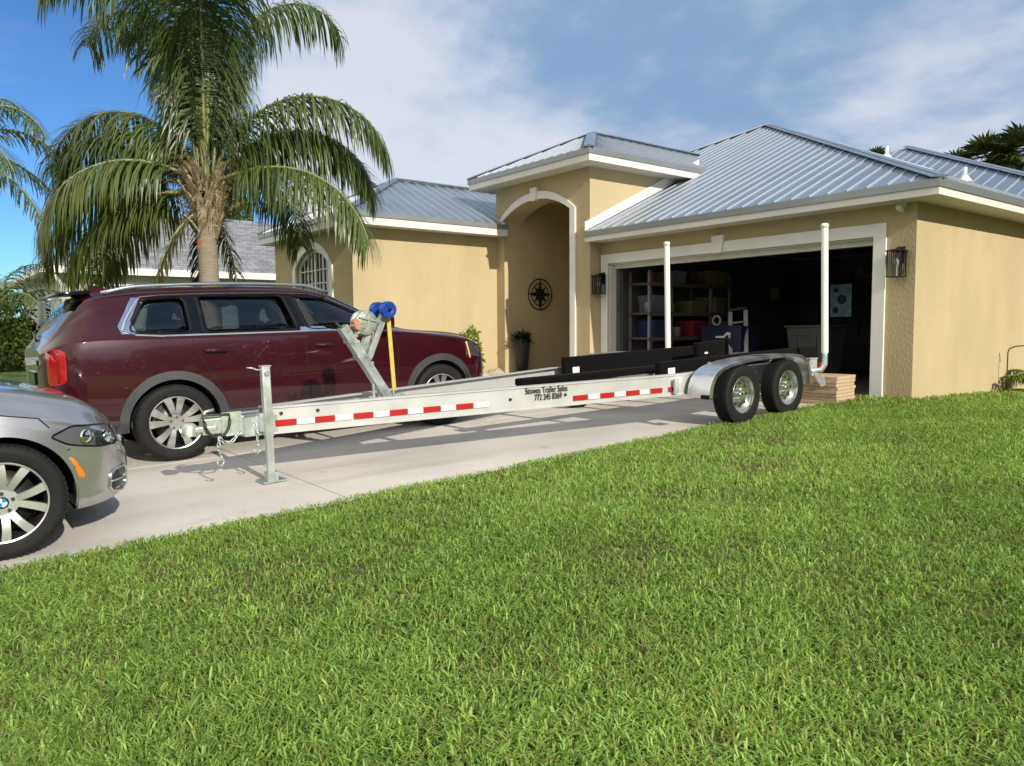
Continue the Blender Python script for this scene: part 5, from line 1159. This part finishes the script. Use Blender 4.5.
treem = leafmat('tree_leaf', (.05, .09, .02), (.16, .22, .05), .5, .35)
brightm = leafmat('bright_leaf', (.10, .18, .02), (.26, .34, .04), .45, .4)
darkm = leafmat('dark_plant_leaf', (.012, .022, .010), (.03, .05, .02), .4, .15)
fanm = leafmat('fan_leaf', (.018, .035, .010), (.10, .11, .03), .5, .2)
trunkm = mat('tree_bark', (.12, .09, .065), .95, var=.3, vscale=8)
# hedge bushes at the left edge
for x, y0_, y1_, Z, rr_, lab in ((2, 285, 372, 24.5, .95, 'dense green bush at the left edge beside the pale house'), (20, 318, 372, 25.5, .62, 'lower green bush at the right end of the left hedge')):
    b0 = at(x, y1_, Z); t0 = at(x, y0_, Z); zg = .03*b0.y-.05; h = t0.z-zg; t = thing('bush', lab, 'bush', (b0.x, b0.y, zg), 0, 'bushes at the left edge')
    cloudleaves('foliage', [(0, 0, h*.62, rr_, rr_, h*.38), (0, 0, h*.3, rr_*.98, rr_*.98, h*.3), (.3*rr_, -.2, h*.75, rr_*.6, rr_*.6, h*.24)], 5200, .12, bushm, t)
    g = MB()
    for k in range(5): a = k*1.3; g.tube([(.05*math.cos(a), .05*math.sin(a), 0), (.3*rr_*math.cos(a), .3*rr_*math.sin(a), h*.6)], [.025, .012], 6)
    g.build('stem', trunkm, t)
# shrub and stones by the wing wall, potted plant, side plant
def shrub(name, lab, cat, p, h, r, m, n=900, size=.09):
    t = thing(name, lab, cat, p); cloudleaves('foliage', [(0, 0, h*.62, r*.8, r*.8, h*.38), (.1*r, .1*r, h*.35, r, r, h*.33)], n, size, m, t, wid=.5)
    g = MB()
    for k in range(4): a = k*1.6; g.tube([(0, 0, 0), (.3*r*math.cos(a), .3*r*math.sin(a), h*.6)], [.014, .007], 6)
    g.build('stem', trunkm, t); return t
shrub('shrub', 'small bright green shrub against the tan wall beyond the SUV bonnet', 'shrub', (-8.50, -1.22, -.03), 1.06, .19, brightm, 900, .10)
for (x, y, sx, sz), lab in zip([(-8.62, -.50, .20, .16), (-8.66, -.80, .14, .11)], ['tan rock at the foot of the entry pier', 'smaller tan rock beside the shrub at the wall foot']):
    g = MB(); g.lathe([(0, sx*.9), (sz*.4, sx), (sz*.8, sx*.75), (sz, sx*.35), (sz*1.02, 0)], (0, 0, 0), (0, 0, 1), 14)
    g.v = [(a*(1+.18*math.sin(a*30+c*20)), b*(1+.16*math.cos(b*33+a*9)), c*(1+.15*math.sin(a*25+b*21))) for a, b, c in g.v]; o = g.build('rock', mat('tan_rock', (.42, .34, .24), .95, var=.25, vscale=12, bump=.5, bscale=30)); o.location = (x, y, .03*y-.01); tag(o, lab, 'rock', 'rocks at the wall foot')
pt = thing('potted_plant', 'leafy dark plant in a tall black tapered planter in the arched entry', 'potted plant', (-8.29, -.02, .02))
g = MB(); b0, b1, hp = .155, .225, .74
g.lathe([(0, 0), (0, .115), (hp, .185), (hp+.012, .19), (hp+.012, .165), (hp-.05, .155), (hp-.05, 0)], (0, 0, 0), (0, 0, 1), 24); g.build('planter', mat('planter_black', (.012, .013, .016), .4), pt)
lv = Leaves()
for k in range(150): a = random.uniform(0, 2*PI); d = V((math.cos(a), math.sin(a), random.uniform(.3, 2.2))); lv.leaf(V((random.uniform(-.1, .1), random.uniform(-.1, .1), hp-.05)), d, V((-d.y, d.x, 0)), random.uniform(.20, .38), .055, random.uniform(.1, .6), random.random(), 4)
lv.build('foliage', darkm, pt)
spn = thing('garden_palm', 'small young palm growing by the sunny side wall at the right edge', 'plant', (.55, 3.15, -.05))
for k in range(11): a = k*2.4; frond(spn, (0, 0, .05), (math.cos(a), math.sin(a), 0), math.radians(random.uniform(50, 80)), random.uniform(.6, .95), math.radians(95), 1.3, brightm if k % 3 else palm_leaf, .22, 22)
g = MB(); g.tube([(0, 0, 0), (0, 0, .62), (.02, .0, .68), (.10, .0, .72), (.22, .02, .73), (.30, .03, .68)], .010, 8); o = g.build('plant_hook', mat('hook_iron', (.10, .08, .06), .6)); o.location = (.12, 2.95, -.04); tag(o, 'thin iron plant hook standing beside the sunny side wall', 'plant hook')
# distant trees
def fan_palm(lab, top, r, n=34, h=6):
    t = thing('fan_palm', lab, 'palm tree', (top.x, top.y, -.8), 0, 'dark fan palms beyond the roof'); z = top.z+.8
    g = MB(); g.tube([(0, 0, 0), (.05, 0, z*.5), (0, 0, z)], [.2, .17, .17], 10); g.build('trunk', trunkm, t)
    lv = Leaves()
    for k in range(n):
        a = k*2.399; e = math.radians(80-125*(k/n)); d = V((math.cos(a)*math.cos(e), math.sin(a)*math.cos(e), math.sin(e))); s = V((-math.sin(a), math.cos(a), 0)); nn = s.cross(d); p = V((0, 0, z))+d*r*.42; ti = .15+.5*random.random()
        for j in range(13): q = (j-6)/6*1.25; lv.leaf(p, d*math.cos(q)+s*math.sin(q), nn.cross(d), r*random.uniform(.5, .68), .10*r, random.uniform(.12, .45), ti+random.uniform(-.1, .1), 3)
    lv.build('crown', fanm, t); return t
for x, y, Z, r, lab in ((985, 162, 46, 1.9, 'dark fan palm beyond the roof, in the middle of the right group'), (1022, 156, 44, 2.1, 'dark fan palm beyond the roof, cut by the right picture edge'), (956, 172, 50, 1.6, 'dark fan palm beyond the roof, leftmost and lowest of the group'), (1004, 170, 52, 1.8, 'dark fan palm beyond the roof, behind two nearer fan palms'), (877, 160, 60, 1.15, 'lone fan palm tip just showing over the metal roof')): fan_palm(lab, at(x, y, Z), r)
def tree(lab, base, h, r, n=2600, m=None, size=.35, grp='pale green trees behind the grey roof'):
    t = thing('tree', lab, 'tree', base, 0, grp); g = MB(); g.tube([(0, 0, 0), (.1, .05, h*.3), (0, .1, h*.55)], [.16, .12, .08], 10)
    for k in range(5): a = k*1.25; g.tube([(0, .1, h*.5), (r*.5*math.cos(a), r*.5*math.sin(a), h*.78)], [.06, .02], 6)
    g.build('trunk', trunkm, t)
    cloudleaves('crown', [(random.uniform(-.5, .5)*r, random.uniform(-.5, .5)*r, h*(.62+.3*random.random()), r*.55, r*.55, h*.17) for _ in range(7)], n, size, m or treem, t)
for x, y, Z, r, lab in ((147, 205, 44, 1.7, 'pale green tree behind the grey roof, left of the palm trunk'), (236, 212, 46, 1.2, 'small pale green tree behind the grey roof, right of the palm trunk')):
    p = at(x, y, Z); tree(lab, (p.x, p.y, -.8), (p.z+.8)*1.02, r)
p = at(98, 256, 25); shrub('air_plant', 'small yellow green plant growing above the pale house gutter', 'plant', (p.x, p.y, p.z-.35), .7, .4, brightm, 260, .25)

# unseen belt of trees, added and raised to darken reflections in paint and glass
tb = []
for k in range(64):
    a = math.radians(-128+k*3.4); ad = -128+k*3.4; near = 41 < ad < 92; R_ = (27 if near else 62)+(3 if near else 9)*math.sin(k*1.7); h_ = (13.5 if near else 18. if 10 < ad <= 41 else 6.5)+2.*math.sin(k*2.9)+1.2*math.sin(k*.9); tb.append((4.6+R_*math.cos(a), -10+R_*math.sin(a), -1+h_*.48, 3.6, 3.6, h_*.5))
tag(cloudleaves('unseen_treeline', [q for q in tb if (V((q[0], q[1], 0))-V((CAMP.x, CAMP.y, 0))).normalized().dot(FW2) < .62], 30000, 1.3, darkm, None), 'unseen dark belt of trees added to darken the paint reflections', 'trees', kind='stuff')
# ------------------------------------------------------------------ neighbour's house
nh = thing('neighbour_house', 'pale grey green house with grey shingle roof beyond the palm', 'house')
nw = mat('neighbour_wall', (.56, .60, .53), .85, var=.05, vscale=1.5, bump=.3, bscale=40); shing = bpy.data.materials.new('grey_shingle'); shing.use_nodes = True
nt = shing.node_tree; N = nt.nodes; L = nt.links; b = N['Principled BSDF']; b.inputs['Roughness'].default_value = .9
tcn = N.new('ShaderNodeTexCoord'); mp = N.new('ShaderNodeMapping'); mp.inputs['Rotation'].default_value = (0, 0, PI/2); L.new(tcn.outputs['Object'], mp.inputs[0]); br = N.new('ShaderNodeTexBrick'); br.inputs['Scale'].default_value = 1.; br.inputs['Brick Width'].default_value = .42; br.inputs['Row Height'].default_value = .19; br.inputs['Mortar Size'].default_value = .012
br.inputs['Color1'].default_value = (.16, .17, .19, 1); br.inputs['Color2'].default_value = (.26, .27, .29, 1); br.inputs['Mortar'].default_value = (.09, .09, .10, 1); L.new(mp.outputs[0], br.inputs['Vector'])
ns = N.new('ShaderNodeTexNoise'); ns.inputs['Scale'].default_value = 3.; mx = N.new('ShaderNodeMix'); mx.data_type = 'RGBA'; mx.blend_type = 'OVERLAY'; mx.inputs[0].default_value = .35; L.new(tcn.outputs['Object'], ns.inputs[0]); L.new(br.outputs['Color'], mx.inputs[6]); L.new(ns.outputs['Fac'], mx.inputs[7]); L.new(mx.outputs[2], b.inputs['Base Color'])
NX, NY, NZ = -20.0, -7.72, 2.90
g = MB(); g.box((NX-.5-5, NY+.5+7, 1.0), (10, 14, 4.1)); g.build('wall', nw, nh)
g = MB(); e0 = (NX, NY, NZ); d = 4.3; A_ = [(NX, NY, NZ), (NX, NY+15, NZ), (NX-11, NY+15, NZ), (NX-11, NY, NZ)]; R1 = (NX-5.5, NY+5.0, NZ+.44*5.5); R2_ = (NX-5.5, NY+10, NZ+.44*5.5)
g.prism([A_[0], A_[1], R2_, R1], (0, 0, -.04)); g.prism([A_[0], R1, A_[3]], (0, 0, -.04)); g.prism([A_[3], R1, R2_, A_[2]], (0, 0, -.04)); g.prism([A_[1], A_[2], R2_], (0, 0, -.04)); nr = g.build('roof', shing, nh)
g = MB(); rp = [V((NX, NY, 0)), V((NX, NY+15, 0)), V((NX-11, NY+15, 0)), V((NX-11, NY, 0))]
g.box((NX-.012, NY+7.5, NZ-.13), (.10, 15.1, .2)); g.box((NX-5.5, NY+.012, NZ-.131), (11, .10, .2)); g.build('gutter', mat('gutter_white', (.78, .78, .75), .45, var=.05), nh)
g = MB(); g.box((NX-.26, NY+7.5, NZ-.20), (.44, 14.9, .02)); g.box((NX-5.5, NY+.26, NZ-.201), (10.9, .44, .02)); g.build('soffit', soff, nh)
g = MB(); g.tube([(NX-.1, NY+.35, NZ-.2), (NX-.1, NY+.35, NZ-.32), (NX-.44, NY+.55, NZ-.55), (NX-.44, NY+.55, -.2)], .055, 8); g.build('downspout', mat('gutter_white', (.78, .78, .75)), nh)
g = MB(); g.box((NX-.49, NY+4.2, 1.0), (.06, 4.9, 2.5)); nd = g.build('garage_door', mat('door_white', (.74, .74, .71), .5), nh); g = MB()
for i in range(3): g.box((NX-.455, NY+4.2, .35+.62*i), (.012, 4.9, .02))
g.build('panel_groove', mat('groove_grey', (.4, .4, .39), .6), nd)
g = MB(); g.box((NX-.49, NY+1.62, 1.08), (.07, .14, 2.8)); g.box((NX-.49, NY+6.74, 1.08), (.07, .14, 2.8)); g.box((NX-.49, NY+4.2, 2.42), (.07, 5.3, .14)); g.build('door_trim', trimw, nh)
g = MB(); g.box((NX-2.6, NY+.47, 1.35), (1.2, .08, 1.5)); wn = g.build('window', trimw, nh); g = MB(); g.box((NX-2.6, NY+.425, 1.35), (1.05, .02, 1.35)); g.build('pane', winglass, wn)

# ================================================================== SKY, SUN
w = bpy.data.worlds.new('World'); SC.world = w; w.use_nodes = True; nt = w.node_tree; N = nt.nodes; L = nt.links; bg = N['Background']
EL, AZ = math.radians(27), math.radians(3.8)
sd = V((math.cos(EL)*math.cos(AZ), -math.cos(EL)*math.sin(AZ), math.sin(EL)))
sky = N.new('ShaderNodeTexSky'); sky.sky_type = 'NISHITA'; sky.sun_disc = False; sky.sun_elevation = EL; sky.sun_rotation = math.atan2(sd.x, sd.y); sky.air_density = 1.; sky.dust_density = .15; sky.ozone_density = 4.0; sky.altitude = 1500
tc = N.new('ShaderNodeTexCoord'); nrm = N.new('ShaderNodeVectorMath'); nrm.operation = 'NORMALIZE'; L.new(tc.outputs['Generated'], nrm.inputs[0])
sx = N.new('ShaderNodeSeparateXYZ'); L.new(nrm.outputs[0], sx.inputs[0])
def math_(op, a, b=None, c=None):
    m_ = N.new('ShaderNodeMath'); m_.operation = op
    for i, q in enumerate((a, b, c)):
        if q is None: continue
        if isinstance(q, (int, float)): m_.inputs[i].default_value = q
        else: L.new(q, m_.inputs[i])
    return m_.outputs[0]
den = math_('ADD', math_('MAXIMUM', sx.outputs[2], 0.0), .22)
cv = N.new('ShaderNodeCombineXYZ'); L.new(math_('DIVIDE', sx.outputs[0], den), cv.inputs[0]); L.new(math_('DIVIDE', sx.outputs[1], den), cv.inputs[1])
def noise(scale, off, detail=7, rough=.55, dist=0.):
    mp = N.new('ShaderNodeMapping'); mp.inputs['Location'].default_value = off; L.new(cv.outputs[0], mp.inputs[0])
    n = N.new('ShaderNodeTexNoise'); n.inputs['Scale'].default_value = scale; n.inputs['Detail'].default_value = detail; n.inputs['Roughness'].default_value = rough; n.inputs['Distortion'].default_value = dist; L.new(mp.outputs[0], n.inputs['Vector']); return n.outputs['Fac']
def dotv(v):
    d = N.new('ShaderNodeVectorMath'); d.operation = 'DOT_PRODUCT'; L.new(nrm.outputs[0], d.inputs[0]); d.inputs[1].default_value = v; return d.outputs['Value']
def smooth(x, a, b, lo=0., hi=1.):
    r = N.new('ShaderNodeMapRange'); r.interpolation_type = 'SMOOTHSTEP'; r.inputs[1].default_value = a; r.inputs[2].default_value = b; r.inputs[3].default_value = lo; r.inputs[4].default_value = hi; L.new(x, r.inputs[0]); return r.outputs[0]
right = dotv(RT2)
n1 = noise(1.25, (3.1, 1.7, 0), 8, .55, .3); n2 = noise(3.2, (7.3, 2.2, 0), 6, .55)
puff = smooth(dotv((at(425, 140, 1.)-CAMP).normalized()), .968, .997, 0., .17)      # the white heap of cloud left of the entry roof
cover = math_('MAXIMUM', smooth(right, -.37, -.15, -.30, .52), smooth(dotv((0, -1, 0)), -.25, .35, -.30, .36))           # clear blue to the left, a sheet of cloud to the right
dens = smooth(math_('ADD', math_('ADD', n1, math_('MULTIPLY', n2, .25)), math_('ADD', cover, puff)), .50, .82)
shade = smooth(math_('ADD', math_('ADD', math_('MULTIPLY', n1, .7), math_('MULTIPLY', n2, .5)), math_('MULTIPLY', puff, 1.0)), .49, .80)
cm = N.new('ShaderNodeMix'); cm.data_type = 'RGBA'; cm.inputs[6].default_value = (2.5, 3.85, 5.9, 1); cm.inputs[7].default_value = (7.3, 7.55, 8.2, 1); L.new(shade, cm.inputs[0])
mx = N.new('ShaderNodeMix'); mx.data_type = 'RGBA'; L.new(math_('MULTIPLY', dens, .88), mx.inputs[0]); bl = N.new('ShaderNodeMix'); bl.data_type = 'RGBA'; bl.blend_type = 'MULTIPLY'; bl.inputs[0].default_value = 1; bl.inputs[7].default_value = (.66, .98, 1.22, 1); L.new(sky.outputs[0], bl.inputs[6]); L.new(bl.outputs[2], mx.inputs[6]); L.new(cm.outputs[2], mx.inputs[7])
bb_ = N.new('ShaderNodeVectorMath'); bb_.operation = 'SCALE'; L.new(cm.outputs[2], bb_.inputs[0]); L.new(smooth(dotv((0, -1, 0)), -.15, .45, 1., 2.2), bb_.inputs['Scale']); wm = N.new('ShaderNodeMix'); wm.data_type = 'RGBA'; L.new(smooth(dotv((0, -1, 0)), -.15, .35, 0., .8), wm.inputs[0]); L.new(cm.outputs[2], wm.inputs[6]); wm.inputs[7].default_value = (5.9, 5.25, 4.3, 1); L.new(wm.outputs[2], bb_.inputs[0])   # unseen bright warm cloud added behind the viewer to fill the shaded fronts
L.new(bb_.outputs[0], mx.inputs[7])
L.new(mx.outputs[2], bg.inputs['Color']); bg.inputs['Strength'].default_value = .08
sl = bpy.data.lights.new('sun', 'SUN'); sl.energy = 3.9; sl.angle = math.radians(.53); sl.color = (1, .93, .80); so = bpy.data.objects.new('sun', sl); COL.objects.link(so); so.rotation_euler = sd.to_track_quat('Z', 'Y').to_euler(); so.location = (30, -10, 30)
SC.view_settings.view_transform = 'Standard'; SC.view_settings.look = 'None'; SC.view_settings.exposure = 0.40; SC.view_settings.gamma = 1
SC.render.engine = 'CYCLES'; SC.cycles.max_bounces = 8; SC.cycles.transparent_max_bounces = 16; SC.cycles.use_denoising = True; SC.cycles.sample_clamp_indirect = 6
